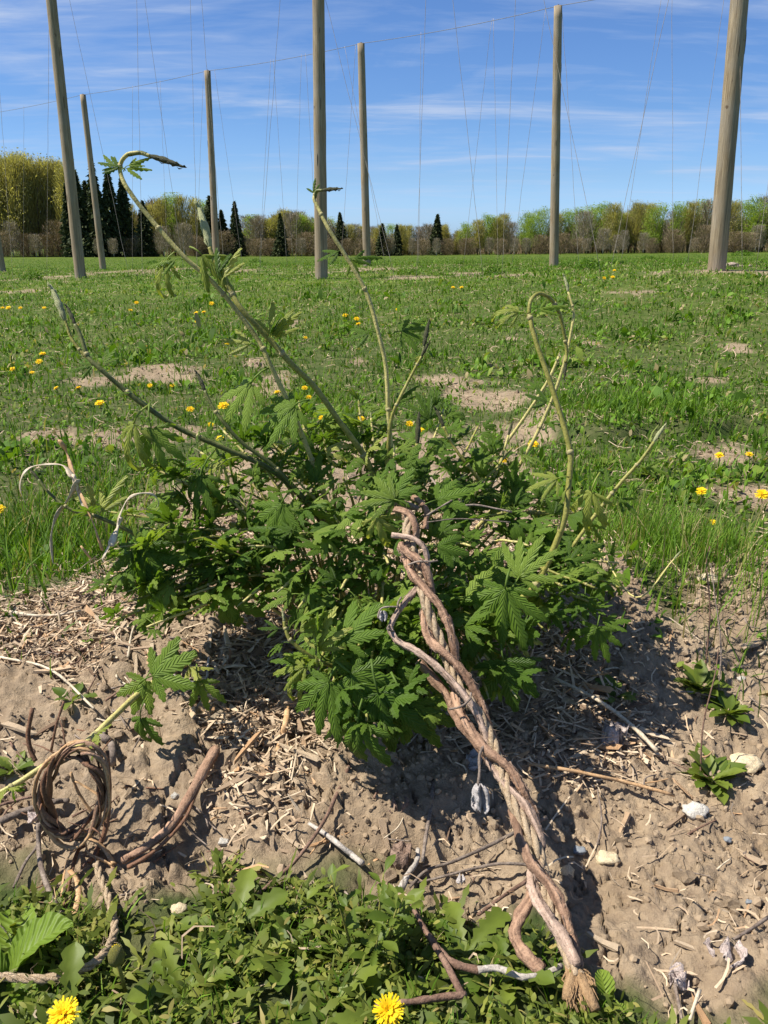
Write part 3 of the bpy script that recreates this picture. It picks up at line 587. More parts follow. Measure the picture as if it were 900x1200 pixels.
for i, (bx, by, d, tx, ty) in enumerate(POSTS):
    b_ = Vector(cp[i]); b_.z = hb(b_.x, b_.y)
    q = P(tx, ty, 1.0) - Vector(CO); t = b_.y / q.y; tp = Vector(CO) + q * t; ax = (tp - b_); ax.y = 0
    H_ = 6.0 if ty < 5 and i != 7 else ax.z
    if i == 7: H_ = 5.9
    if i < 3: H_ = 6.3
    tp = b_ + ax * (H_ / ax.z); tops.append(tp)
    root = empty('trellis_pole', b_, PL[i], 'pole', 'poles of the hop trellis')
    k = 26; pa = [Vector((0, 0, -.3)).lerp(tp - b_, 0) if j < 0 else (tp - b_) * (j / (k - 1)) + Vector((0, 0, -.25 * (1 - j / (k - 1)))) for j in range(k)]
    rad = RAD[i] * np.linspace(1.04, .86, k) * (1 + .012 * rng.normal(size=k)); V_, F_ = tube([tuple(p) for p in pa], rad, 20, wob=.02); ob('shaft', py_mesh('shaft', V_, F_, M_pole), root)
    # drying cracks: slivers standing 2 mm out of the round
    for c_ in range(5):
        z0 = rng.uniform(.1, .8); ln = rng.uniform(.4, 1.3); an = rng.uniform(-2.9, -.2); rr = RAD[i] * 1.0
        pts_ = [(tp - b_) * (z0 + ln * s / H_ * .25) + Vector((math.cos(an) * rr * (1 - .12 * z0), math.sin(an) * rr * (1 - .12 * z0), 0)) for s in (0, .3, .7, 1)]
        V_, F_ = tube([tuple(p) for p in pts_], [.0015, .005, .006, .001], 4); ob('crack', py_mesh('crack', V_, F_, M_crack), root)
    # wire staple on the top
    V_, F_ = tube([tuple((tp - b_) + Vector((-.05, -.06, -.02))), tuple((tp - b_) + Vector((0, -.02, .03))), tuple((tp - b_) + Vector((.05, .03, .01)))], .008, 5); ob('wire_staple', py_mesh('wire_staple', V_, F_, M_wire), root)
def wire(pts, rad, name, lab, cat, mt, sag=.0, group=None, wig=0.0, seg=14):
    out = []
    for a, b in zip(pts[:-1], pts[1:]):
        for k in range(seg):
            t = k / seg; p = a.lerp(b, t); p.z -= sag * 4 * t * (1 - t); p.x += rng.normal(0, wig); out.append(tuple(p))
    out.append(tuple(pts[-1])); o = tubeob(name, out, rad, mt, None, n=5); tag(o, lab, cat, group); return o
row2 = [tops[3] + (tops[3] - tops[4]) * 1.2, tops[3], tops[4], tops[5], tops[6], tops[6] + (tops[6] - tops[5]) * 2.4]
row1 = [tops[0] + (tops[0] - tops[1]) * .6, tops[0], tops[1], tops[2], tops[2] + (tops[2] - tops[1]) * .7]
wire(row2, .007, 'trellis_wire', 'thin wire strung across the tops of the four farther poles', 'wire', M_wire, .06)
wire(row1, .006, 'trellis_wire', 'trellis wire of the front pole row, above the picture', 'wire', M_wire, .06)
def at_row(row, px, py):
    """point on the vertical sheet through a row of poles, seen at a pixel"""
    q = P(px, py, 1.0) - Vector(CO)
    best = None
    for a, b in zip(row[:-1], row[1:]):
        dx = b.x - a.x; dy = b.y - a.y; det = q.x * (-dy) - q.y * (-dx)
        if abs(det) < 1e-9: continue
        t = (a.x * (-dy) - a.y * (-dx)) / det; s = (q.x * a.y - q.y * a.x) / det
        s = ((q.x * t - a.x) * dx + (q.y * t - a.y) * dy) / (dx * dx + dy * dy)
        if t > 0 and (best is None or -0.02 < s < 1.02): best = (t, s, a, b)
        if -0.02 < s < 1.02: break
    t, s, a, b = best; w = a.lerp(b, s); return Vector(CO) + q * t, w
TW = [(1, 57, 20, 52, 303), (1, 82, 0, 150, 303), (2, 152, 0, 154, 303), (1, 160, 0, 166, 316), (1, 170, 0, 215, 303), (2, 185, 0, 196, 303), (1, 223, 0, 231, 318), (2, 237, 0, 229, 303), (2, 250, 0, 284, 302), (1, 236, 0, 262, 300),
      (2, 317, 0, 303, 302), (1, 328, 0, 303, 318), (2, 320, 0, 336, 301), (2, 353, 0, 346, 301), (2, 358, 0, 372, 301), (1, 383, 0, 463, 306), (2, 417, 0, 399, 302), (2, 404, 0, 452, 303), (2, 493, 0, 491, 302), (1, 499, 0, 488, 316), (1, 532, 0, 567, 303),
      (2, 575, 0, 543, 301), (2, 577, 0, 584, 301), (1, 604, 0, 589, 303), (2, 637, 0, 600, 300), (2, 655, 0, 679, 301), (1, 640, 0, 706, 299), (1, 782, 0, 716, 304), (2, 780, 0, 790, 298), (2, 770, 0, 728, 300), (2, 842, 0, 807, 298), (1, 868, 0, 872, 300), (1, 930, 0, 888, 300), (1, -8, 0, 12, 305), (2, 20, 0, 26, 304)]
sec = {}
for t_ in TW:
    row, tx, ty, bx, by = t_; rw = row1 if row == 1 else row2
    hit, w = at_row(rw, tx, 60 if row == 2 else 0)
    top = w if row == 2 else w
    if row == 1:       # seen leaving the frame at tx: continue that line up to the wire
        hb_, wb = at_row(rw, bx, by); up = hit - hb_; top = hb_ + up * ((w.z - hb_.z) / up.z)
    bo, wb = at_row(rw, bx, by); z_ = hb(bo.x, bo.y); bo = Vector((bo.x, bo.y, z_))
    nm = ('short ' if row == 2 else 'long ')
    zone = 'left of tall left pole' if bx < 92 else 'between tall left pole and centre pole' if bx < 375 else 'between centre pole and right-of-centre pole' if bx < 650 else 'between right-of-centre pole and thick right pole' if bx < 835 else 'right of thick right pole'
    sec.setdefault((row, zone), []).append((bx, top, bo))
_o = ['', 'first', 'second', 'third', 'fourth', 'fifth', 'sixth', 'seventh', 'eighth', 'ninth', 'tenth', 'eleventh', 'twelfth', 'thirteenth', 'fourteenth', 'fifteenth', 'sixteenth', 'seventeenth', 'eighteenth', 'nineteenth', 'twentieth']
ORD = ['leftmost', 'second from left', 'third from left', 'fourth from left', 'fifth from left', 'sixth from left', 'seventh from left', 'eighth from left', 'ninth from left', 'tenth from left', 'eleventh from left', 'twelfth from left']
def ordn(i, n):
    if n == 1: return 'lone'
    if i == 0: return 'leftmost'
    if i == n - 1: return 'rightmost'
    return _o[i + 1] + ' from left' if i < n / 2 else _o[n - i] + ' from right'
for (row, zone), l in sec.items():
    l.sort(key=lambda q: q[0])
    for i, (bx, top, bo) in enumerate(l):
        wire([top, bo], .0042 if row == 2 else .0033, 'climbing_twine', '%s %s-row climbing twine, its foot %s' % (ordn(i, len(l)), 'near' if row == 1 else 'far', zone), 'twine', M_twine, 0, 'climbing twines hanging from the trellis wires', .004, 16)
# rocks at the foot of the right pole
for px, py, s, lab in ((858, 313, .18, 'pinkish rock leaning against the foot of the thick right pole'), (868, 313, .09, 'small pale rock right of the pinkish rock'), (877, 313, .10, 'outer pale rock at the right of the thick pole'), (822, 297, .10, 'pale rock in the field left of the thick right pole')):
    p = onG(px, py); s_ = s * .6; tag(ob('rock', rock_mesh('rock', px % 7, M_rock, 3, .5, .5), None, p + Vector((0, 0, s_ * .2)), (0, 0, px), s_), lab, 'rock')
# ================================================================== HOP LEAF
def hop_leaf(name, mt, nl=5, droop=.5, fold=.25, wid=.17, pet=.55, seed=0, teeth=7, curl=.0):
    teeth = 5
    rs = random.Random(seed); V = []; Fs = []; u = []; w = []
    angs = {3: (0, 42, -42), 5: (0, 36, -36, 76, -76), 7: (0, 28, -28, 58, -58, 92, -92)}[nl]; lens = {3: (1, .78, .78), 5: (1, .88, .88, .58, .58), 7: (1, .94, .94, .78, .78, .5, .5)}[nl]
    for li, (an, ln) in enumerate(zip(angs, lens)):
        ln *= rs.uniform(.9, 1.08); a0 = R(an + rs.uniform(-4, 4)); bend = R(rs.uniform(-14, 14)); dr = droop * rs.uniform(.5, 1.5); fo = fold * rs.uniform(.5, 1.5); zoff = -.012 * li
        m = teeth * 2 + 1; base = len(V); x = y = z = 0; 
        for k in range(m):
            t = k / (m - 1); hd = a0 + bend * t
            wd = wid * .96 * (1.25 * (1 - t) ** .95 * (.30 + 2.1 * t) if t < 1 else 0) * ln; tooth = 1.0 if k % 2 else .66
            if k == m - 1: wd = .002
            el = -dr * t ** 1.2
            dxy = ln / (m - 1); 
            nx_, ny_ = math.cos(hd), -math.sin(hd)
            corr = (.007 if k % 2 else -.007) * ln
            for s in (-1, -.5, 0, .5, 1):
                ww = wd * abs(s) * (tooth if abs(s) == 1 else .85) * (1 if s >= 0 else -1); fwd = .075 * ln * abs(s) * (1 if k < m - 1 else 0)
                zz = z - fo * abs(ww) + (corr if abs(s) == .5 else 0) + zoff + (.02 * ln if abs(s) == .5 else 0)
                V.append((x + nx_ * ww + math.sin(hd) * fwd, y + ny_ * ww + math.cos(hd) * fwd, zz)); u.append(abs(s)); w.append(t)
            x += math.sin(hd) * math.cos(el) * dxy; y += math.cos(hd) * math.cos(el) * dxy; z += math.sin(el) * dxy
        for k in range(m - 1):
            for q in range(4): i = base + k * 5 + q; Fs.append((i, i + 1, i + 6, i + 5))
    V = [(a, b + pet, c) for a, b, c in V]
    pa = [(0, 0, -.10), (0, pet * .35, -.01), (0, pet * .7, .02), (0, pet * 1.02, -.005)]; tv, tf = tube(pa, [.022, .018, .016, .014], 5)
    o = len(V); V += [tuple(q) for q in tv]; Fs += [tuple(i + o for i in f) for f in tf]; u += [0] * len(tv); w += [.5] * len(tv)
    return py_mesh(name, V, Fs, mt, True, {'u': u, 'w': w})
HL = [hop_leaf('leaf', M_hop, nl, dr, fo, wd, pe, sd) for sd, (nl, dr, fo, wd, pe) in enumerate(((5, .5, .3, .20, .5), (5, .9, .5, .18, .45), (7, .6, .4, .15, .5), (3, .5, .35, .24, .4), (7, 1.2, .6, .15, .5), (5, 1.3, .7, .19, .45), (5, .25, .2, .21, .6), (7, .35, .3, .14, .55)))]
YL = [hop_leaf('leaf', M_young, nl, dr, fo, wd, pe, 20 + sd) for sd, (nl, dr, fo, wd, pe) in enumerate(((5, .7, .9, .13, .35), (3, .4, .8, .16, .25), (5, 1.4, 1.0, .12, .4), (3, 1.0, 1.1, .14, .3)))]
FL = hop_leaf('leaf', M_hop, 5, .12, .12, .23, .3, 51); FL2 = hop_leaf('leaf', M_hop, 7, .5, .35, .16, .3, 57)
def tip_mesh(name, mt, seed):
    rs = random.Random(seed); parts = []
    pa = [(0, math.sin(t * 3) * .02, t) for t in np.linspace(0, 1, 15)]; rad = [.036 + .068 * math.sin(min(1, t * 1.15) * math.pi) * (.65 + .35 * abs(math.sin(t * 11))) * (1 - .4 * t) for t in np.linspace(0, 1, 15)]; rad[-1] = .008
    parts.append(tube(pa, rad, 7, wob=.12))
    for k in range(9):
        t = .05 + .85 * k / 8; a = k * 2.4; l = .26 * (1.1 - .5 * t); c, s = math.cos(a), math.sin(a); o = .045
        V_ = [(c * o, s * o, t), (c * (o + .035) - s * .04, s * (o + .035) + c * .04, t + l * .4), (c * (o + .05), s * (o + .05), t + l * .45), (c * (o + .035) + s * .04, s * (o + .035) - c * .04, t + l * .4), (c * (o + .02) * .6, s * (o + .02) * .6, t + l)]
        parts.append((V_, [(0, 1, 2), (0, 2, 3), (1, 4, 2), (2, 4, 3)]))
    V_, F_ = merge(parts); return py_mesh(name, V_, F_, mt)
TIPD = tip_mesh('shoot_tip', M_tipd, 1); TIPP = tip_mesh('shoot_tip', M_tipp, 2)
def node_mesh():
    parts = [tube([(0, 0, -.9), (0, 0, -.3), (0, 0, .3), (0, 0, 1.0)], [1.08, 1.35, 1.45, 1.05], 9, wob=.08)]
    for a in (0, math.pi):
        c, s = math.cos(a), math.sin(a); parts.append(([(c * 1.2 - s * .5, s * 1.2 + c * .5, -.6), (c * 1.2 + s * .5, s * 1.2 - c * .5, -.6), (c * 1.55, s * 1.55, .8), (c * 1.25, s * 1.25, 2.4)], [(0, 1, 2), (0, 2, 3), (1, 3, 2)]))
    V_, F_ = merge(parts); return py_mesh('node', V_, F_, M_node)
NODE = node_mesh()
# ================================================================== THE HOP PLANT
crown = onG(455, 735); crown.z -= .01
hop = empty('hop_plant', crown, 'leafy young hop plant with long arching shoots in the middle of the mound', 'hop plant')
CR = Vector(crown); NLEAF = [0]
def basis(y, zup):
    y = y.normalized(); x = y.cross(zup)
    if x.length < 1e-4: x = y.cross(Vector((1, 0, 0)))
    x.normalize(); z = x.cross(y); return Matrix((x, y, z)).transposed()
CV = Vector(-FW)
def put_leaf(par, pos, y, up, size, me):
    M = basis(y, up).to_4x4(); M.translation = pos - CR; o = ob('leaf', me, par); o.matrix_basis = M @ Matrix.Scale(size, 4); NLEAF[0] += 1; return o
def bine(pts, r0, r1, mt, tip=None, tipsize=.04, nodes=(), leafsize=.05, young=False, leafskip=(), segs=7):
    """pts foot -> tip, world; nodes = fractions along the path that carry a leaf pair"""
    pa = crom(pts, segs); k = len(pa); rad = np.linspace(r0, r1, k)
    nodes_i = [int(f * (k - 1)) for f in nodes]
    pa_w = pa + rng.normal(0, .00012, pa.shape)
    o = ob('bine', None, None); bpy.data.objects.remove(o)
    V_, F_ = tube(pa_w, rad * .74, 9, org=tuple(CR), ridge=.05); b = ob('bine', py_mesh('bine', V_, F_, mt, True, {'streak': streak(len(V_), 9)}), hop)
    tg = np.gradient(pa, axis=0); tg /= np.linalg.norm(tg, axis=1)[:, None]
    for j, i in enumerate(nodes_i):
        p = Vector(pa[i]); t = Vector(tg[i]); Mx = basis(Vector((0.1, .2, 1)).cross(t) if abs(t.z) < .95 else Vector((1, 0, 0)), t)
        q = t.to_track_quat('Z', 'Y').to_matrix().to_4x4(); q.translation = p - CR
        nd = ob('node', NODE, b); nd.matrix_basis = q @ Matrix.Scale(rad[i] * .70, 4)
        if j in leafskip: continue
        side = t.cross(Vector((rng.normal(0, .5), rng.normal(0, .5), 1))).normalized()
        if j % 2: side = (side + t.cross(side)).normalized()
        for s in (-1, 1):
            if rng.random() < .06: continue
            y = (side * s + t * .35 + Vector((0, 0, .12)) + Vector(rng.normal(0, .18, 3))).normalized(); up = Vector((rng.normal(0, .3) - .35, rng.normal(0, .3) - .35, 1))
            sz = leafsize * rng.uniform(.6, 1.3) * (1 - .45 * (i / k) ** 2); yy = young or i / k > .93
            me = YL[rng.integers(0, 4)] if yy and rng.random() < .8 else HL[rng.integers(0, len(HL))]
            put_leaf(b, p + side * s * rad[i] * .8, y, up, sz, me)
    if tip:
        t = Vector(tg[-1]); q = t.to_track_quat('Z', 'Y').to_matrix().to_4x4(); q.translation = Vector(pa[-1]) - CR - t * .002
        ti = ob('shoot_tip', tip, b); ti.matrix_basis = q @ Matrix.Scale(tipsize, 4)
    return b
def PP(*t): return [P(*q) for q in t]
B = {}
# pale arching shoot, top left (hooked)
B['A1'] = bine(PP((395, 650, 1.42), (383, 590, 1.38), (350, 500, 1.34), (318, 430, 1.30), (300, 395, 1.29), (262, 345, 1.27), (240, 322, 1.26), (215, 300, 1.25), (175, 255, 1.24), (150, 222, 1.23), (141, 203, 1.23), (142, 190, 1.23), (150, 181, 1.22), (163, 179, 1.22), (176, 183, 1.22)), .0058, .0038, M_stem_pale, TIPD, .055, (.12, .26, .36, .56, .765), .05, True, (2, 3, 4))
B['A1b'] = bine(PP((150, 181, 1.22), (163, 179, 1.22), (172, 181, 1.22)), .0045, .004, M_stem_dark, None, 0, (), .03)
# thick darker shoot with the pale spear
B['A2'] = bine(PP((470, 660, 1.42), (448, 590, 1.38), (430, 540, 1.36), (402, 500, 1.33), (370, 455, 1.31), (340, 425, 1.29), (318, 400, 1.28), (285, 365, 1.26), (270, 342, 1.26), (258, 318, 1.26), (249, 300, 1.26), (246, 290, 1.26)), .0072, .0046, M_stem_green, TIPP, .075, (.2, .5, .72), .04, True, (1, 2))
B['B'] = bine(PP((470, 620, 1.40), (460, 540, 1.36), (455, 480, 1.34), (452, 430, 1.33), (444, 393, 1.32), (430, 345, 1.31), (407, 303, 1.30), (385, 268, 1.29), (372, 242, 1.29), (368, 232, 1.29), (372, 224, 1.29)), .0052, .0036, M_stem_pale, None, 0, (.2, .515, .77, .955), .04, True, (1, 2, 3))
tb = bine(PP((369, 232, 1.29), (371, 224, 1.285), (378, 223, 1.28)), .0035, .003, M_stem_dark, TIPD, .036, (), .03)
B['C'] = bine(PP((452, 560, 1.36), (458, 495, 1.34), (468, 468, 1.33), (482, 440, 1.33), (494, 418, 1.32)), .0042, .0032, M_stem_green, TIPD, .030, (.45, .92), .035, True)
bine(PP((494, 420, 1.32), (497, 405, 1.32)), .003, .0026, M_stem_dark, TIPD, .046, ())
# right big shoot
B['D'] = bine(PP((545, 790, 1.30), (575, 745, 1.27), (605, 708, 1.25), (628, 685, 1.24), (648, 645, 1.23), (662, 605, 1.22), (667, 560, 1.22), (668, 530, 1.22), (658, 490, 1.22), (642, 440, 1.22), (628, 400, 1.22), (620, 368, 1.22)), .0074, .0048, M_stem_green, None, 0, (.12, .28, .64, .99), .06, True, (1, 2, 3))
B['D2'] = bine(PP((620, 368, 1.22), (622, 352, 1.22), (632, 344, 1.23), (645, 350, 1.24), (655, 366, 1.25), (660, 385, 1.26), (664, 410, 1.27), (663, 425, 1.27)), .0040, .0036, M_stem_green, TIPD, .03, (.5, .8), .03, True, (0, 1))
B['E'] = bine(PP((520, 660, 1.60), (575, 600, 1.56), (612, 540, 1.52), (640, 485, 1.50), (660, 430, 1.48), (670, 385, 1.47), (672, 365, 1.47), (666, 342, 1.47)), .0055, .0028, M_stem_pale, TIPP, .035, (.2, .4, .65, .9), .04, True)
B['E2'] = bine(PP((520, 620, 1.62), (560, 560, 1.58), (600, 510, 1.55), (640, 450, 1.52), (655, 418, 1.51)), .005, .0035, M_stem_pale, None, 0, (.4, .7, .98), .035, True)
# left double spear
B['F'] = bine(PP((400, 640, 1.42), (330, 560, 1.36), (262, 525, 1.32), (212, 503, 1.30), (165, 472, 1.28), (140, 452, 1.27), (118, 433, 1.26), (103, 418, 1.26), (95, 395, 1.26), (88, 380, 1.26)), .0065, .0040, M_stem_dark, TIPD, .036, (.3, .52, .80), .045, True, (2,))
bine(PP((112, 428, 1.265), (95, 412, 1.265), (83, 395, 1.265), (78, 380, 1.265), (76, 375, 1.265)), .0035, .003, M_stem_green, TIPP, .062, (.3,), .022, True)
B['G'] = bine(PP((420, 650, 1.42), (380, 610, 1.38), (325, 550, 1.34), (285, 520, 1.32), (262, 495, 1.31), (248, 475, 1.31), (240, 458, 1.31)), .0055, .0032, M_stem_dark, TIPD, .038, (.35, .78), .045, True, (1,))
B['H'] = bine(PP((330, 690, 1.38), (230, 670, 1.30), (165, 630, 1.26), (120, 608, 1.24), (85, 598, 1.23), (60, 580, 1.23), (45, 562, 1.23)), .0048, .0028, M_stem_dark, TIPD, .025, (.3, .55, .72), .05, False)
B['I'] = bine(PP((230, 768, 1.27), (195, 790, 1.23), (160, 815, 1.18), (128, 845, 1.12), (98, 872, 1.09), (60, 892, 1.06), (20, 918, 1.04), (-30, 945, 1.02)), .0068, .0042, M_stem_pale, None, 0, (.08, .52, .88), .045, True, ())
B['J'] = bine(PP((430, 800, 1.22), (400, 785, 1.16), (365, 770, 1.13), (342, 752, 1.12), (335, 738, 1.12), (333, 728, 1.12)), .0045, .0030, M_stem_green, TIPP, .022, (.1, .35, .65, .85), .05, True)
B['K'] = bine(PP((560, 760, 1.40), (610, 720, 1.38), (660, 655, 1.36), (700, 600, 1.35), (728, 565, 1.35), (752, 538, 1.35), (766, 518, 1.35)), .0050, .0034, M_stem_green, TIPP, .040, (.35, .6, .8), .04, True)
bine(PP((580, 590, 1.45), (560, 560, 1.44), (540, 535, 1.43), (527, 515, 1.43), (520, 500, 1.43)), .0045, .0034, M_stem_green, TIPD, .040, (.4, .8), .04)
bine(PP((470, 590, 1.42), (482, 555, 1.42), (488, 535, 1.42), (489, 520, 1.42)), .0055, .0048, M_stem_green, TIPD, .058, (.6,), .035)
bine(PP((560, 610, 1.5), (585, 545, 1.5), (596, 510, 1.5)), .004, .003, M_stem_pale, TIPD, .03, (.5,), .035)
bine(PP((700, 640, 1.4), (745, 700, 1.3), (790, 655, 1.3)), .002, .0015, M_stem_pale, TIPP, .02, ())
# infill shoots from the crown: (tip px, tip py, tip depth)
TG = [(125, 660, 1.28), (150, 705, 1.26), (172, 545, 1.34), (212, 555, 1.36), (238, 620, 1.30), (190, 660, 1.26), (235, 530, 1.42), (285, 575, 1.36), (215, 700, 1.25), (262, 665, 1.26), (300, 640, 1.26), (300, 530, 1.46), (345, 560, 1.32), (352, 625, 1.24),
      (380, 515, 1.42), (402, 560, 1.30), (330, 600, 1.28), (130, 600, 1.34), (350, 480, 1.5), (410, 490, 1.5),
      (435, 490, 1.44), (462, 530, 1.32), (420, 620, 1.22), (455, 660, 1.20), (400, 690, 1.20), (445, 735, 1.16), (505, 560, 1.36), (510, 640, 1.26), (535, 590, 1.38), (552, 640, 1.30), (500, 700, 1.22), (395, 650, 1.22), (440, 580, 1.24),
      (565, 560, 1.46), (605, 600, 1.40), (570, 690, 1.24), (620, 640, 1.32), (655, 615, 1.42), (640, 700, 1.28), (700, 655, 1.34), (690, 600, 1.44), (665, 690, 1.28), (690, 705, 1.26), (700, 740, 1.24), (600, 765, 1.22), (560, 770, 1.20), (725, 660, 1.38),
      (600, 560, 1.5), (640, 580, 1.5), (520, 480, 1.55),
      (110, 690, 1.27), (132, 728, 1.24), (172, 735, 1.22), (160, 690, 1.26), (262, 640, 1.3), (350, 470, 1.46), (300, 500, 1.46), (262, 505, 1.45), (420, 470, 1.5), (560, 500, 1.55), (600, 525, 1.5), (640, 600, 1.42), (395, 610, 1.26), (540, 560, 1.42),
      (232, 690, 1.26), (285, 705, 1.24), (330, 690, 1.22), (350, 712, 1.20), (150, 640, 1.24), (180, 620, 1.30), (700, 690, 1.26), (730, 690, 1.3), (640, 740, 1.22),
      (400, 800, 1.12), (430, 845, 1.08), (385, 825, 1.10), (445, 855, 1.08), (470, 825, 1.10), (370, 785, 1.13), (435, 785, 1.13), (500, 790, 1.14), (535, 760, 1.16), (485, 850, 1.09), (420, 760, 1.15), (455, 800, 1.12), (600, 810, 1.16), (570, 810, 1.16)]
for (tx, ty, td) in TG:
    px0 = 450 + (tx - 450) * .35 + rng.normal(0, 14); st = onG(min(max(px0, 385), 575), 740 + rng.normal(0, 10)); tp = P(tx, ty, td)
    if tp.z < hb(tp.x, tp.y) + .02: tp.z = hb(tp.x, tp.y) + .02
    md = st.lerp(tp, .45) + Vector((0, 0, .05 + .10 * (tp - st).length)); md2 = st.lerp(tp, .8) + Vector((0, 0, .035))
    L_ = (tp - st).length; nn = max(2, int(L_ / .062)); fr = tuple(.35 + .65 * (j + .5) / nn for j in range(nn))
    bine([st, md, md2, tp], .0036, .0024, M_stem_green if rng.random() < .6 else M_stem_pale, TIPP if rng.random() < .5 else None, .016, fr, .054 if ty < 740 else .060, False, segs=5)
# leaves one can point at: px,py,depth,size px,screen angle (0 right, 90 down), mesh, parent
def lf(px, py, d, spx, ang, me, par, tilt=.6, up=(-.3, 0, .5)):
    a = R(ang); y = Vector(XR * math.cos(a) - UP * math.sin(a)); nrm = CV * tilt + Vector(up); put_leaf(par, P(px, py, d) - y * (.3 * spx / F * d), y, nrm, spx / F * d, me)
b_ = B['I']; lf(178, 792, 1.17, 62, -25, FL, b_, 1.2, (-.1, 0, .5)); lf(170, 798, 1.18, 46, 115, FL, b_, 1.2, (0, 0, .4)); lf(232, 792, 1.2, 44, 75, HL[1], b_); lf(165, 835, 1.17, 46, 95, HL[5], b_)
b_ = B['D']; lf(592, 690, 1.17, 80, 100, FL2, b_, 1.0); lf(600, 690, 1.18, 62, -60, HL[7], b_, .7); lf(590, 775, 1.16, 66, 80, FL, b_, .9); lf(655, 560, 1.21, 40, 165, YL[0], b_); lf(695, 570, 1.22, 62, 110, YL[2], b_); lf(640, 470, 1.21, 30, 200, YL[1], b_)
lf(612, 366, 1.22, 40, 195, YL[2], b_); lf(632, 362, 1.215, 34, -20, YL[3], b_); lf(700, 735, 1.22, 46, 100, FL2, b_, .9); lf(540, 700, 1.2, 60, -10, HL[3], b_, .9)
b_ = B['A1']; lf(138, 195, 1.225, 30, 195, YL[1], b_); lf(150, 194, 1.22, 28, -35, YL[3], b_); lf(136, 196, 1.23, 24, 220, YL[3], b_); lf(150, 197, 1.22, 32, -5, YL[1], b_); lf(198, 302, 1.25, 50, 130, YL[2], b_, .8); lf(205, 304, 1.245, 34, 170, YL[3], b_)
b_ = B['A2']; lf(236, 298, 1.25, 60, 40, YL[3], b_, .5); lf(255, 318, 1.25, 34, -100, YL[1], b_); lf(262, 325, 1.25, 40, -75, YL[3], b_); lf(318, 392, 1.28, 48, -95, YL[1], b_); lf(322, 395, 1.28, 42, -60, YL[3], b_); lf(290, 402, 1.29, 40, 190, YL[1], b_); lf(345, 475, 1.3, 60, 150, FL2, b_, .8); lf(300, 442, 1.3, 64, 130, HL[1], b_)
b_ = B['B']; lf(470, 388, 1.34, 42, -10, FL2, b_, .9); lf(430, 390, 1.33, 34, 165, YL[1], b_); lf(395, 295, 1.3, 30, 160, YL[1], b_); lf(415, 302, 1.3, 32, -15, YL[3], b_); lf(412, 305, 1.3, 24, 60, YL[1], b_); lf(367, 226, 1.29, 18, -95, YL[3], b_)
b_ = B['F']; lf(160, 490, 1.27, 70, 120, YL[2], b_, .7); lf(175, 490, 1.27, 60, 80, HL[4], b_, .6); lf(108, 428, 1.26, 30, 170, YL[3], b_); lf(122, 425, 1.26, 26, -60, YL[1], b_)
b_ = B['H']; lf(165, 640, 1.25, 76, 85, FL2, b_, .9); lf(110, 590, 1.24, 40, 200, YL[1], b_); lf(118, 600, 1.24, 50, -70, YL[3], b_); lf(260, 690, 1.25, 60, 70, HL[5], b_); lf(205, 680, 1.24, 54, 140, HL[1], b_); lf(240, 545, 1.3, 60, 110, HL[4], b_)
b_ = B['J']; lf(412, 790, 1.09, 86, 40, FL2, b_, .8); lf(385, 800, 1.09, 74, 110, FL2, b_, .9); lf(372, 765, 1.11, 56, -80, YL[0], b_); lf(440, 800, 1.08, 88, 75, HL[1], b_, .6); lf(420, 840, 1.07, 70, 95, HL[5], b_, .6); lf(360, 780, 1.12, 44, 170, YL[0], b_); lf(395, 760, 1.11, 60, -50, HL[0], b_); lf(470, 810, 1.09, 80, 60, HL[4], b_, .6)
b_ = B['G']; lf(455, 592, 1.21, 44, -60, HL[0], b_, .8); lf(462, 585, 1.2, 46, 200, FL2, b_, .9); lf(500, 590, 1.22, 44, -20, HL[6], b_, .8); lf(508, 640, 1.17, 44, 10, HL[3], b_, .8); lf(330, 590, 1.27, 64, 120, FL2, b_, .9); lf(440, 600, 1.2, 56, 80, YL[2], b_, .9); lf(265, 540, 1.31, 50, 150, YL[2], b_)
print('LEAVES', NLEAF[0])
# leaves past the 300 that show largest become one mass
bpy.context.view_layer.update()
lv = [o for b in hop.children for o in b.children if o.name.split('.')[0] == 'leaf']
def shown(o):
    w = CR + o.matrix_basis.translation; return o.matrix_basis.to_scale()[0] / max(.1, (w - Vector(CO)).dot(Vector(FW)))
lv.sort(key=shown, reverse=True); rest = lv[300:]; Vs = []; Fq = []; at = {'u': [], 'w': [], 'var': []}; off_ = 0
cache = {}
for o in rest:
    me = o.data
    if me.name not in cache:
        v = np.zeros(len(me.vertices) * 3); me.vertices.foreach_get('co', v); u_ = np.zeros(len(me.vertices)); w_ = u_.copy(); me.attributes['u'].data.foreach_get('value', u_); me.attributes['w'].data.foreach_get('value', w_)
        cache[me.name] = (v.reshape(-1, 3), [tuple(p.vertices) for p in me.polygons if len(p.vertices) == 4], u_, w_)
    v, f, u_, w_ = cache[me.name]; M = np.array(o.matrix_basis); Vs.append(v @ M[:3, :3].T + M[:3, 3]); Fq.append(np.array(f) + off_); off_ += len(v); at['u'].append(u_); at['w'].append(w_); at['var'].append(np.full(len(v), rng.random()))
    bpy.data.objects.remove(o)
if rest: tag(np_mesh('leaf_mass', np.concatenate(Vs), np.concatenate(Fq), M_hopv, hop, {k: np.concatenate(q) for k, q in at.items()}, True), None, None, None, 'stuff')
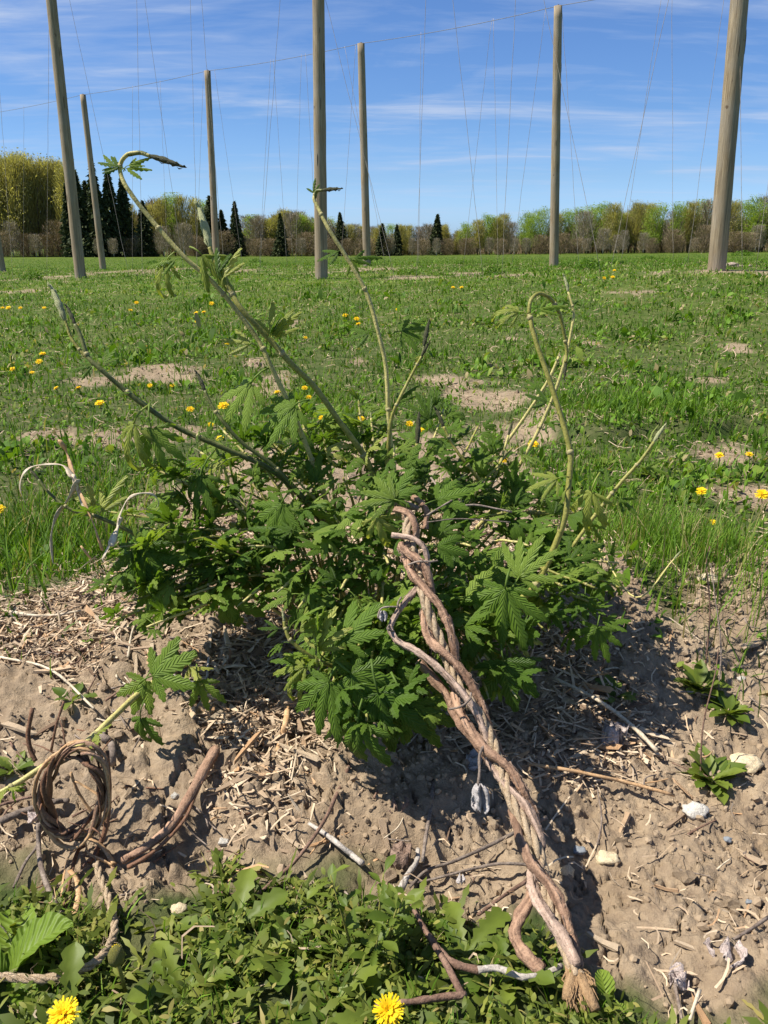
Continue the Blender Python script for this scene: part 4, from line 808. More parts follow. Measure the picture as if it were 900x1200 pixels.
# ================================================================== DRIED TWISTED BINE WITH ROPE
def dline(py): return float(np.interp(py, (560, 600, 700, 800, 900, 1000, 1100, 1150, 1190), (1.24, 1.20, 1.13, 1.085, 1.03, .96, .89, .85, .82)))
def gd2(px, py):
    g = Gd(px, py); return min(dline(py), g - .018)
endp = onG(695, 1180)
tb = empty('twisted_dry_bine', onG(690, 1175), 'dried reddish hop bines twisted round a rope, slanting from the crown to the weeds', 'dried bine')
def strand(name, pts, r, mt, wob=.10, **k):
    c = crom([(x, y, o) for x, y, o in pts], 7); pa = [P(x, y, gd2(x, y) + o * .001) for x, y, o in c]
    rr = r * .9 * (1 + .08 * np.sin(np.arange(len(pa)) * .9 + r * 9000)) if np.isscalar(r) else .70 * np.interp(np.linspace(0, 1, len(pa)), np.linspace(0, 1, len(r)), r) * (1 + .06 * rng.normal(size=len(pa)))
    return tubeob(name, [tuple(p) for p in pa], rr, mt, tb, n=14, wob=wob, ridge=.24 if np.max(rr) > .003 else 0, twist=.05)
sA = strand('bine', [(474, 640, 6), (478, 656, -4), (482, 672, -8), (497, 689, -10), (513, 708, -10), (523, 724, -8), (530, 747, -4), (533, 771, 4), (533, 790, 12), (532, 805, 10), (536, 826, 0), (552, 855, -8), (571, 880, -12), (596, 899, -12), (612, 924, -6), (622, 945, 6), (628, 970, 14), (634, 992, 14)], [.0072, .0078, .0075, .0078, .0075, .0080, .0078, .007], M_bine)
sB = strand('bine', [(463, 597, 0), (478, 601, -6), (487, 616, -6), (486, 634, 6), (478, 642, 2), (470, 640, -8), (478, 649, -12), (497, 663, -14), (504, 684, 0), (505, 697, 10), (499, 712, 8), (498, 732, 0), (505, 751, -6), (517, 762, -12), (537, 780, -14), (551, 799, -10), (562, 822, -2), (572, 850, 6), (585, 880, 12), (597, 915, 14), (601, 945, 8), (605, 966, -6), (612, 991, -12), (624, 1013, -14), (647, 1041, -12), (660, 1068, -6), (669, 1095, 2), (676, 1120, 8), (680, 1140, 10)], [.0070, .0075, .0075, .0074, .0078, .0078, .0082, .0080, .0078], M_bine)
sC = strand('bine', [(459, 627, -14), (483, 631, -18), (497, 642, -14), (501, 661, 0), (496, 680, 10), (488, 690, 4), (474, 706, -8), (462, 724, -12), (458, 738, -12), (467, 752, -14), (490, 764, -18), (513, 782, -20), (532, 801, -20), (548, 820, -18), (563, 845, -8), (571, 872, 2), (574, 893, 0), (593, 921, -8), (615, 943, -10), (629, 969, -8), (634, 990, 2), (628, 1010, 10), (623, 1025, 4), (628, 1051, -4), (643, 1076, -10), (659, 1098, -12), (676, 1132, -10)], [.0050, .0050, .0052, .0055, .0058, .0062, .0070, .0080, .0078], M_binegrey)
sC['label'] = 'thinner bleached bine looping out to the left'
strand('bine', [(490, 775, 14), (524, 815, 10), (535, 840, 10), (556, 868, 10), (590, 905, 14)], .0068, M_bine)
strand('bine', [(623, 1030, 10), (623, 1048, 6), (607, 1078, 0), (603, 1098, -2), (617, 1121, 0), (634, 1139, 6)], .0066, M_bine)
# two-ply rope through the middle
def rope(pts3, r, mt, par, name='rope', pitch=9.0, hair=140):
    pa = crom(pts3, 8); s = np.concatenate([[0], np.cumsum(np.linalg.norm(np.diff(pa, axis=0), axis=1))]); m = int(s[-1] / (r * .45)); sv = np.linspace(0, s[-1], m); pa = np.stack([np.interp(sv, s, pa[:, k]) for k in range(3)], 1)
    tg = np.gradient(pa, axis=0); tg /= np.linalg.norm(tg, axis=1)[:, None]; n1 = np.cross(tg, [0.1, .3, .9]); n1 /= np.linalg.norm(n1, axis=1)[:, None]; n2 = np.cross(tg, n1); parts = []; org = np.array(tuple(par.location))
    for q in range(3):
        a = sv / r * .62 + q * 2 * math.pi / 3; c = pa + (np.cos(a)[:, None] * n1 + np.sin(a)[:, None] * n2) * r * .52; parts.append(tube(c, r * .56, 6, wob=.16, org=org))
    for k in range(hair):
        i = rng.integers(1, m - 1); v = n1[i] * rng.normal() + n2[i] * rng.normal() + tg[i] * rng.normal() * .7; v /= np.linalg.norm(v); l = rng.uniform(.004, .013); p0 = pa[i] + v * r * .7; parts.append(tube([p0, p0 + v * l * .5 + tg[i] * .002, p0 + v * l + tg[i] * rng.normal() * .005], [.00032, .00026, .0001], 3, org=org, cap=False))
    V_, F_ = merge(parts); return ob(name, py_mesh(name, V_, F_, mt), par)
rp = [(480, 604, 6), (477, 625, 6), (484, 645, 4), (490, 670, 10), (497, 700, -1), (507, 730, 0), (518, 755, 4), (528, 785, 4), (540, 808, 0), (558, 832, 0), (575, 865, 6), (588, 905, 0), (598, 935, -2), (612, 962, -2), (628, 992, 0), (635, 1015, 6), (641, 1050, 2), (655, 1090, 6), (668, 1125, 4), (678, 1145, 0)]
rope([tuple(P(x, y, gd2(x, y) + (o - 5) * .001)) for x, y, o in rp], .0070, M_coir, tb, hair=260)
parts = []
for x0_, y0_, x1_, y1_ in ((672, 1138, 664, 1172), (678, 1140, 698, 1184)):
    parts.append(tube([tuple(P(x0_ + (x1_ - x0_) * t, y0_ + (y1_ - y0_) * t, gd2(x0_ + (x1_ - x0_) * t, y0_ + (y1_ - y0_) * t) - .004)) for t in (0, .3, .6, 1)], [.0050, .0062, .0060, .0045], 9, wob=.45, ridge=.15, org=tuple(tb.location)))
for k in range(190):
    a = (-.75 if rng.random() < .35 else .75) * .8 + rng.normal(0, .16); x0 = 671 + rng.normal(0, 4); y0 = 1128 + rng.uniform(0, 12); x1 = x0 + 12 + 15 * a; y1 = y0 + rng.uniform(20, 52)
    d0 = gd2(x0, y0); d1 = min(gd2(x1, y1), d0 + .01) ; V_, F_ = tube([tuple(P(x0, y0, d0)), tuple(P((x0 + x1) / 2 + rng.normal(0, 5), (y0 + y1) / 2, (d0 + d1) / 2 - .004 + rng.normal(0, .003))), tuple(P(x1, y1, d1 + rng.normal(0, .006)))], [.0011, .0009, .0003], 4, org=tuple(tb.location), cap=False); parts.append((V_, F_))
V_, F_ = merge(parts); fe_ = ob('frayed_end', py_mesh('frayed_end', V_, F_, M_coirred), tb); fe_['label'] = 'frayed orange fibres at the lower end'
# knots, tendrils
for nm, pts, r in (('tendril', [(478, 662, -16), (490, 658, -22), (505, 658, -22), (513, 657, -20)], .0014), ('tendril', [(527, 831, -16), (540, 828, -26), (550, 820, -28), (552, 812, -20)], .0016), ('tendril', [(473, 712, -10), (458, 711, -20), (447, 713, -22), (443, 722, -20), (446, 726, -18)], .0013),
                   ('tendril', [(470, 700, -8), (466, 708, -22), (470, 716, -12)], .0014), ('tendril', [(458, 730, -8), (454, 737, -24), (462, 740, -14)], .0014), ('tendril', [(568, 872, -14), (562, 885, -22), (562, 905, -24), (560, 920, -22)], .0020), ('tendril', [(505, 560, 30), (530, 590, 10), (560, 592, 10), (600, 600, 14)], .0016), ('tendril', [(500, 612, 10), (540, 608, 10), (598, 612, 14)], .0010), ('tendril', [(500, 604, 10), (520, 592, 4), (530, 586, 2)], .0014)):
    strand(nm, pts, r, M_twig)
strand('bine', [(484, 583, 20), (494, 590, 14), (500, 600, 20), (498, 620, 30)], .0050, M_bine)
strand('bine', [(440, 610, 40), (455, 590, 22), (470, 590, 10), (490, 596, 20)], .0055, M_twig)
parts = []
for so_, cnt in ((sA, 60), (sB, 80), (sC, 70)):
    vv = np.array([tuple(q.co) for q in so_.data.vertices]); rings = len(vv) // 14
    for k in range(cnt):
        i = rng.integers(1, rings - 5); a = rng.integers(0, 14); L_ = rng.integers(2, 5); c0 = vv[i * 14:(i + 1) * 14].mean(0); pth = []
        for q in range(L_ + 1):
            rc = vv[(i + q) * 14:(i + q + 1) * 14].mean(0); p = vv[(i + q) * 14 + a]; pth.append(rc + (p - rc) * (1.05 + .9 * (q / L_) ** 2 * rng.random()))
        parts.append(tube(pth, np.linspace(.0014, .0005, L_ + 1) * rng.uniform(.5, 1.4), 4, flat=.4))
V_, F_ = merge(parts); ob('peeling_bark', py_mesh('peeling_bark', V_, F_, M_binegrey), tb)['kind'] = 'stuff'
# hanging grey dead leaf
def crumple(name, px, py, d, w, h, mt, par=None, flat=False, seed=0):
    nx_, ny_ = 9, 11; V = []; base = P(px, py, d)
    for j in range(ny_):
        for i in range(nx_):
            u_ = i / (nx_ - 1) - .5; v_ = j / (ny_ - 1) - .5; sw = math.sqrt(max(.02, 1 - (2 * v_) ** 2 * .8)) * (1 + .25 * mnoise.noise(Vector((seed, v_ * 5, u_ * 2))))
            zz = .30 * w * math.sin(u_ * 11 + v_ * 2 + seed) + .25 * w * mnoise.noise(Vector((u_ * 4, v_ * 4, seed * 3.1)))
            V.append((u_ * w * sw, v_ * h + .08 * h * mnoise.noise(Vector((u_ * 5, v_ * 3, seed + 7))), zz))
    Fs = [(j * nx_ + i, j * nx_ + i + 1, (j + 1) * nx_ + i + 1, (j + 1) * nx_ + i) for j in range(ny_ - 1) for i in range(nx_ - 1)]
    if flat: rot = Matrix.Rotation(rng.random() * 6, 4, 'Z')
    else: rot = Matrix((tuple(XR), tuple(UP), tuple(-FW))).transposed().to_4x4()
    rot = rot.copy(); org = Vector(par.location) if par else Vector((0, 0, 0)); rot.translation = base - org
    o = ob(name, py_mesh(name, V, Fs, mt), par); o.matrix_basis = rot
    sm = o.modifiers.new('thick', 'SOLIDIFY'); sm.thickness = .0008; return o
crumple('dead_leaf', 563, 936, .93, .020, .030, M_deadleaf, tb, seed=3)['label'] = 'crumpled grey dead leaf hanging from a thread'
crumple('dead_leaf', 449, 722, 1.10, .012, .014, M_deadleaf, tb, seed=5)
# ================================================================== COILED DRY BINE, LEFT
cb = empty('coiled_dry_bine', onG(105, 1000), 'dark brown dried bines wound into a standing coil at the left', 'dried bine')
dc = Gd(100, 1000) - .045
for s in range(8):
    ph = s * 2 * math.pi / 8 * 3; pts = []; jr = rng.uniform(.84, 1.13); jx = rng.normal(0, 3.0); jy = rng.normal(0, 3.0)
    t0 = rng.uniform(-.4, .2); t1 = 2 * math.pi * rng.uniform(.9, 1.15)
    for t in np.linspace(t0, t1, 34):
        a = -math.pi * .5 + t; rx, ry = 37 * jr, 53 * jr; cx_, cy_ = 86 + jx, 928 + jy
        wr = .0050 * (1.3 if s % 2 else .7); ra = math.cos(t * 3.1 + ph) * wr; rd = math.sin(t * 3.1 + ph) * wr
        p = P(cx_ + math.cos(a) * rx - math.sin(a) * 4, cy_ + math.sin(a) * ry, dc + .018 * math.sin(a)); pts.append(tuple(p + Vector(XR) * (math.cos(a) * ra) - Vector(UP) * (math.sin(a) * ra) + Vector(FW) * rd))
    tubeob('bine_strand', pts, rng.uniform(.0024, .0044), M_peel if s in (0, 4, 8) else M_bine if s in (2, 7) else M_coil, cb, n=6, wob=.35, flat=.6, ridge=.1)
for pts, r, mt in (([(38, 830), (33, 860), (36, 880), (42, 892)], .003, M_coil), ([(75, 822), (66, 850), (60, 880)], .0018, M_coil), ([(125, 880), (128, 930), (124, 970), (112, 1000), (104, 1010)], .0035, M_coil), ([(100, 990), (90, 1000), (80, 1040), (76, 1060)], .0025, M_coil), ([(48, 960), (44, 990), (30, 1010), (16, 1040)], .002, M_twig), ([(45, 965), (47, 1010), (60, 1050), (75, 1075)], .0035, M_twig)):
    pa = crom([(x, y, 0) for x, y in pts], 5); tubeob('bine_strand', [tuple(P(x, y, min(Gd(x, y) - .006, dc + .05))) for x, y, _ in pa], r, mt, cb, n=6, wob=.2)
for k in range(9):
    a0 = rng.random() * 6.28; q0 = P(86 + math.cos(a0) * 38, 928 + math.sin(a0) * 52, dc); dv = Vector(rng.normal(0, 1, 3)).normalized(); l_ = rng.uniform(.02, .05)
    tubeob('bine_strand', [tuple(q0), tuple(q0 + dv * l_ * .5 + Vector((0, 0, .005))), tuple(q0 + dv * l_ + Vector(rng.normal(0, .008, 3)))], [.0012, .0010, .0004], M_coil, cb, n=5, wob=.3)
# orange peelings
for pts, w in (([(83, 905), (90, 925), (102, 945), (112, 955)], 7), ([(88, 915), (105, 925), (120, 935), (124, 942)], 6), ([(100, 985), (104, 1000), (120, 1008), (132, 1015)], 8), ([(104, 983), (118, 990), (128, 1003), (134, 1012)], 7), ([(82, 1020), (90, 1030), (92, 1050), (86, 1075)], 7), ([(95, 990), (80, 1005), (74, 1030), (72, 1050)], 6), ([(110, 985), (125, 1000), (133, 1018)], 5)):
    pa = crom([(x, y, 0) for x, y in pts], 4); tubeob('bark_strip', [tuple(P(x, y, min(Gd(x, y) - .012, dc + .04) + rng.normal(0, .001))) for x, y, _ in pa], w / F * .5, M_peel, cb, n=6, flat=.3, wob=.2)
rt = empty('coir_rope', onG(60, 1150), 'coir rope running from below the coiled bine down to the left edge', 'rope')
rpp = [(113, 1012), (118, 1030), (128, 1055), (134, 1080), (132, 1100), (115, 1125), (85, 1140), (50, 1147), (10, 1145), (-40, 1140)]
rope([tuple(P(x, y, Gd(x, y) - .02 - (.015 if y > 1110 else 0))) for x, y in rpp], .0046, M_coir, rt, hair=120)
# ================================================================== STICKS AND DRY STEMS
def stick(pts, w0, w1, mt, lab, name='twig', cat='twig', off=.006, wob=.2, flat=1.0, n=7):
    c = crom([(x, y, 0) for x, y in pts], 5); pa = []
    for x, y, _ in c:
        p = G(x, y); p = Vector((p.x, p.y, zf(p.x, p.y))); pa.append(p)
    zz = [p.z for p in pa]; hi = [max(zz[max(0, i - 3):i + 4]) for i in range(len(zz))]
    # lay on the bumps, then pull back onto the pixel ray
    out = []
    for i, (x, y, _) in enumerate(c): 
        d = float((np.array(pa[i]) - CO) @ FW); out.append(P(x, y, d - off - (hi[i] - zz[i]) * 1.2))
    dm = float((np.array(pa[0]) - CO) @ FW) / F
    o = tubeob(name, [tuple(p) for p in out], np.linspace(w0, w1, len(out)) * dm * .5 * (1 + .06 * rng.normal(size=len(out))), mt, None, n=n, wob=wob, flat=flat); return tag(o, lab, cat)
stick([(145, 1008), (175, 990), (200, 968), (215, 945), (235, 910), (252, 878)], 9, 14, M_bine, 'cut reddish bine piece lying right of the coil, its split end up', 'dry_bine_piece', 'dried bine', .02)
stick([(150, 1016), (180, 998), (215, 962), (232, 925), (256, 882)], 5, 4, M_coil, 'thin split strip along the cut bine piece right of the coil', 'dry_bine_piece', 'dried bine', .018)
stick([(-5, 965), (30, 950), (62, 940), (80, 938)], 9, 6, M_twig, 'thick grey stick running from the left edge to the coil')
stick([(-5, 945), (30, 935), (60, 932)], 4, 3, M_twigred, 'thin dark twig above the thick grey stick at the left edge')
stick([(132, 895), (130, 870), (120, 862), (128, 845)], 9, 8, M_twig, 'stubby grey stick behind the coil')
stick([(362, 965), (385, 980), (410, 1000), (425, 1012)], 5, 7, M_twigwhite, 'pale bleached stick on the bare soil above the tall leafy weed')
stick([(640, 958), (610, 972), (575, 990), (530, 1010), (500, 1020), (480, 1040)], 5, 3, M_twig, 'long grey twig ending at the twisted bine')
stick([(640, 1015), (590, 1012), (555, 1018), (500, 1032), (472, 1035)], 4, 3, M_twig, 'grey twig below the long one, left of the twisted bine')
stick([(490, 995), (488, 1010), (478, 1025), (470, 1042)], 5, 8, M_twigwhite, 'short forked pale stick left of the grey twigs')
stick([(508, 915), (505, 945), (500, 975), (495, 1010)], 5, 4, M_twig, 'upright grey twig left of the hanging dead leaf')
stick([(658, 1132), (637, 1141), (612, 1145), (583, 1135), (560, 1137)], 6, 8, M_twigwhite, 'bleached white twig crossing below the rope end', off=.030)
stick([(562, 1137), (530, 1128), (505, 1100), (490, 1075), (482, 1055)], 10, 5, M_twigred, 'red brown twig joined to the bleached twig in the weeds', off=.028)
stick([(482, 1060), (498, 1090), (520, 1125), (541, 1165)], 5, 8, M_twigred, 'red brown twig slanting down across the weeds', off=.032)
stick([(440, 1178), (480, 1174), (520, 1168), (545, 1166)], 7, 9, M_twigred, 'dark stick lying in the weeds right of the bottom flower', off=.03)
stick([(618, 1032), (590, 1050), (560, 1072)], 5, 4, M_twigred, 'thin reddish twig left of the lower twisted bine', off=.01)
stick([(410, 895), (395, 930), (378, 965), (345, 1010), (300, 1050)], 4, 4, M_twigred, 'long curved brown bine tip on the soil below the front leaves', off=.008)
stick([(245, 770), (238, 800), (200, 790)], 3, 2, M_twigwhite, 'thin pale stem under the shaded left leaves', off=.012)
stick([(620, 895), (680, 905), (740, 918), (790, 932)], 4, 4, M_peel, 'long straw lying across the soil lip right of the bine')
stick([(650, 795), (700, 820), (740, 850), (770, 880)], 4, 5, M_straw, 'pale straw slanting through the right wood chips')
stick([(335, 800), (336, 840), (325, 880)], 7, 5, M_peel, 'upright bark strip left of the front leaf cluster', flat=.4)
stick([(590, 560), (560, 572), (520, 582)], 3, 3, M_straw, 'dry straw behind the dried bine top')
stick([(0, 770), (60, 785), (110, 830)], 3, 3, M_straw, 'long straw on the mulch at the left')
stick([(0, 715), (50, 722), (95, 716)], 4, 3, M_straw, 'straw lying at the grass edge on the left')
stick([(150, 770), (155, 740), (165, 720)], 3, 2, M_straw, 'thin straw upright left of the low leaves')
stick([(820, 1160), (808, 1195)], 5, 4, M_straw, 'straw in the bottom right corner')
stick([(790, 1150), (800, 1200)], 4, 4, M_twig, 'thin grey straw left of the corner straw')
stick([(700, 925), (705, 960), (700, 990)], 2, 2, M_twig, 'hair thin root on the sunny soil')
stick([(900, 1075), (870, 1095), (840, 1110)], 4, 3, M_twig, 'grey root at the right edge of the soil')
stick([(655, 1190), (690, 1150)], 2, 2, M_straw, 'thin pale stem beside the frayed rope end')
for k in range(110):
    x0 = rng.uniform(0, 900) if k < 60 else rng.uniform(0, 300); y0 = rng.uniform(700, 1050); a = rng.uniform(-1, 1); l = rng.uniform(12, 45)
    if 330 < x0 < 620 and y0 < 880: continue
    q = stick([(x0, y0), (x0 + l * .5 * math.cos(a) + rng.normal(0, 3), y0 + l * .5 * math.sin(a) + rng.normal(0, 3)), (x0 + l * math.cos(a), y0 + l * math.sin(a))], rng.uniform(1.5, 3.5), 1.5, (M_twig, M_straw, M_peel, M_twigred)[k % 4] if k < 60 else (M_coil, M_twigred, M_twig)[k % 3], None, 'twig', None, .003, n=5)
    del_ = [q.pop(z_) for z_ in ('label', 'category') if z_ in q.keys()]; q.parent = ground
# shrivelled brown litter left of the bine and at the right corner
for px, py, w, h, mt, lab in ((850, 1117, .042, .030, M_deadpink, 'pinkish grey crumpled leaf on the soil at the lower right'), (795, 1145, .024, .018, M_deadpink, 'small pinkish leaf left of the crumpled one'), (465, 945, .034, .024, M_deadbrown, 'reddish brown rotted leaf left of the grey twigs'), (470, 1000, .034, .024, M_deadbrown, 'lower reddish rotted leaf beside the forked stick'),
                              (555, 893, .030, .022, M_deadleaf, 'grey leaf scrap behind the twisted bine'), (540, 1030, .012, .012, M_deadleaf, 'tiny pale leaf scrap on a grey twig'), (40, 955, .02, .015, M_deadpink, 'pale leaf scrap in the coil shade'), (720, 860, .05, .03, M_deadpink, 'pale flaky wood piece at the lip of the mulch')):
    d = Gd(px, py) - .012; tag(crumple('dead_leaf', px, py, d, w, h, mt, None, True, px), lab, 'dead leaf')
# split dry stalks with ribbon leaves, left
ds = empty('dry_grass_stalk', onG(105, 700), 'dry split stalk with curling bleached ribbon leaves at the left', 'dry stalk')
def rib(pts, w, mt=M_straw, d=1.22, flat=.25, n=6): 
    c = crom([(x, y, 0) for x, y in pts], 6); tubeob('ribbon', [tuple(P(x, y, d + .012 * math.sin(i * .2))) for i, (x, y, _) in enumerate(c)], np.linspace(w, w * .5, len(c)) / F * .62 * (.8 + .35 * np.sin(np.arange(len(c)) * .7)), mt, ds, n=n, flat=flat * .6, twist=.16, wob=.2)
rib([(85, 560), (75, 546), (55, 544), (35, 548), (25, 560), (24, 575), (30, 590)], 8)
rib([(92, 562), (80, 585), (66, 605), (60, 630), (62, 660)], 9); rib([(70, 516), (78, 530), (84, 550), (95, 580), (108, 610), (120, 645)], 9, M_peel, 1.23, .7); rib([(86, 556), (92, 580), (100, 600)], 8, M_straw, 1.22, .8)
rib([(115, 650), (90, 670), (78, 684), (75, 700)], 4); rib([(120, 655), (135, 625), (140, 605), (150, 585), (165, 578), (180, 580), (186, 590), (180, 598), (168, 596)], 4); rib([(95, 640), (110, 660), (120, 680)], 6, M_peel, 1.22, .8); rib([(130, 640), (138, 618), (142, 606)], 9, M_straw, 1.22, .8)
rib([(140, 655), (90, 690), (80, 700)], 3)
# ================================================================== STONES
for px, py, rx, ry, mt, lab in ((876, 884, 18, 11, M_stoney, 'yellowish oval stone by the right edge'), (815, 950, 15, 11, M_stone, 'white rough stone on the sunny soil'), (713, 1001, 14, 11, M_stoney, 'flat yellowish stone right of the bine shadow'), (665, 1020, 8, 10, M_stoney, 'small buff stone between the bine and its shadow'),
                                (262, 982, 7, 5, M_stone, 'small white pebble left of centre on the soil'), (210, 1067, 10, 7, M_stoney, 'buff pebble at the weed edge'), (206, 938, 5, 5, M_stone, 'white pebble near the cut bine piece'), (853, 983, 5, 4, M_stoneb, 'bluish pebble on the right soil'), (878, 1056, 4, 4, M_stoneb, 'tiny bluish pebble lower right'),
                                (680, 988, 8, 5, M_stoneb, 'grey pebble in the bine shadow'), (830, 680, 12, 5, M_stoney, 'pale flat stone behind the thin stalks'), (660, 1085, 5, 6, M_stoneb, 'grey pebble by the lower twisted bine'), (500, 815, 6, 4, M_stone, 'pebble in the shade of the leaves'), (870, 787, 5, 4, M_stone, 'small white pebble by the right weeds'), (115, 880, 5, 4, M_stone, 'pebble above the coil')):
    d = Gd(px, py); p = onG(px, py); s = rx * d / F; tag(ob('stone', rock_mesh('stone', px % 11 + 2, mt, 3, .38, .8), None, p + Vector((0, 0, s * .22)), (0, 0, 0), (s, s * .8, max(s * .6, ry * d / F))), lab, 'stone', 'stones lying on the soil')
# ================================================================== DANDELIONS
def flower_mesh(low):
    V = []; Fs = []; var = []
    n = 26 if low else 46
    for ring, (r, z, el) in enumerate(((1.0, .05, .25), (.78, .12, .55), (.5, .2, .9))):
        for k in range(n if ring < 2 else n // 2):
            a = k * 6.283 / n * (1 if ring < 2 else 2) + ring * .3 + rng.normal(0, .06); l = r * rng.uniform(.85, 1.08); w = .055 if not low else .10; e = el + rng.normal(0, .12); c, s = math.cos(a), math.sin(a); o = len(V)
            for t, ww in ((.15, .5), (.7, 1), (1, .8)):
                rr = l * t * math.cos(e); zz = z + l * t * math.sin(e) - .12 * t * t
                V += [(c * rr + s * w * ww, s * rr - c * w * ww, zz), (c * rr - s * w * ww, s * rr + c * w * ww, zz + .01)]; var += [1 - t * .3 - ring * .2] * 2
            Fs += [(o, o + 1, o + 3, o + 2), (o + 2, o + 3, o + 5, o + 4)]
    return py_mesh('flower_head', V, Fs, M_yellow, False, {'var': var})
FH = flower_mesh(False); FHL = flower_mesh(True)
cv, cf = tube([(0, 0, -.55), (0, 0, -.3), (0, 0, .05), (0, 0, .22)], [.12, .42, .42, .34], 9); CAL = py_mesh('calyx', cv, cf, M_stem_green)
DD = [(455, 1185, 19, 0), (75, 1190, 20, 0), (822, 576, 8, 1), (893, 580, 10, 1), (0, 597, 8, 1), (625, 521, 8, 1), (590, 539, 6, 1), (843, 534, 7, 1), (878, 533, 6, 1), (835, 612, 5, 1), (222, 568, 5, 1), (262, 476, 8, 1), (276, 474, 5, 1), (223, 480, 6, 1), (117, 473, 7, 1), (66, 455, 4, 1), (92, 455, 5, 1),
      (15, 433, 5, 1), (38, 437, 4, 1), (50, 415, 5, 1), (46, 424, 5, 1), (202, 452, 4, 1), (176, 452, 4, 1), (267, 402, 5, 1), (153, 364, 3.5, 1), (160, 355, 3.5, 1), (230, 367, 3.5, 1), (239, 366, 3.5, 1), (248, 356, 4, 1), (10, 361, 4, 1), (3, 361, 3, 1), (24, 361, 3, 1), (405, 370, 4.5, 1), (418, 374, 4.5, 1), (420, 380, 4, 1), (358, 396, 3.5, 1), (466, 363, 3.5, 1),
      (325, 460, 5, 1), (357, 455, 5, 1), (362, 466, 5, 1), (377, 490, 5, 1), (423, 491, 6, 1), (247, 498, 5, 1), (258, 514, 6, 1), (708, 326, 3, 1), (718, 325, 3.5, 1), (541, 337, 3, 1), (531, 337, 3, 1), (720, 317, 2.5, 1), (230, 377, 2.5, 1), (255, 335, 2.5, 1), (480, 497, 6, 1), (493, 505, 6, 1), (52, 361, 3, 1)]
zn = {}
for i, (px, py, rp_, low) in enumerate(DD):
    z_ = 'at the bottom edge of the picture' if py > 1100 else 'in the grass right of the hop plant' if px > 560 and py > 400 else 'in the grass behind the hop plant' if 290 < px <= 560 and py > 400 else 'in the far grass right of centre' if px > 500 else 'in the far grass left of the pale centre shoot' if 290 < px else 'in the near left grass' if py > 400 else 'in the far left grass'
    zn.setdefault(z_, []).append(i)
for z_, l in zn.items():
    l.sort(key=lambda i: DD[i][0])
    for j, i in enumerate(l):
        px, py, rp_, low = DD[i]; g = G(px, py + rp_ * .5); d = float((np.array(g) - CO) @ FW); h_ = .045 if d < 3 else .03; k = 1 - h_ / CAMH * (1.0 if d > 1 else 1.1); d2 = d * k; hd = P(px, py, d2); s = rp_ * d2 / F
        s *= .82 if low else 1
        r = empty('dandelion', Vector((hd.x, hd.y, hb(hd.x, hd.y))), '%s yellow dandelion %s' % (ordn(j, len(l)), z_), 'dandelion', 'dandelions in the grass')
        top = hd - Vector(r.location); tl = (-.35 + rng.normal(0, .15), rng.normal(-.1, .2)); f_ = ob('flower_head', FHL if low else FH, r, top, (tl[0] * -1 if False else .45 + rng.normal(0, .15), rng.normal(-.15, .15), rng.random()), s)
        ob('calyx', CAL, r, top, f_.rotation_euler, s); V_, F_ = tube([(0, 0, -.01), tuple(top * .5 + Vector((.004, 0, 0))), tuple(top - Vector((0, 0, s * .3)))], [.0018, .0016, .0016], 5); ob('stem', py_mesh('stem', V_, F_, M_dstem), r)
# closed bud
r = empty('dandelion_bud', onG(148, 1165), 'closed green dandelion bud with a yellow tip above the end of the coir rope', 'dandelion bud'); top = P(136, 1118, Gd(148, 1165) - .05) - Vector(r.location)
cv, cf = tube([(0, 0, -1.1), (0, 0, -.9), (0, 0, -.1), (0, 0, .7), (0, 0, 1.0)], [.3, .8, .85, .55, .2], 10, wob=.08); ob('bud', py_mesh('bud', cv, cf, M_stem_green), r, top, (.1, .1, 0), .010)
ob('flower_head', FH, r, top + Vector((0, 0, .007)), None, .0045); V_, F_ = tube([(0, 0, 0), tuple(top * .5), tuple(top - Vector((0, 0, .01)))], .0022, 6); ob('stem', py_mesh('stem', V_, F_, M_stem_green), r)
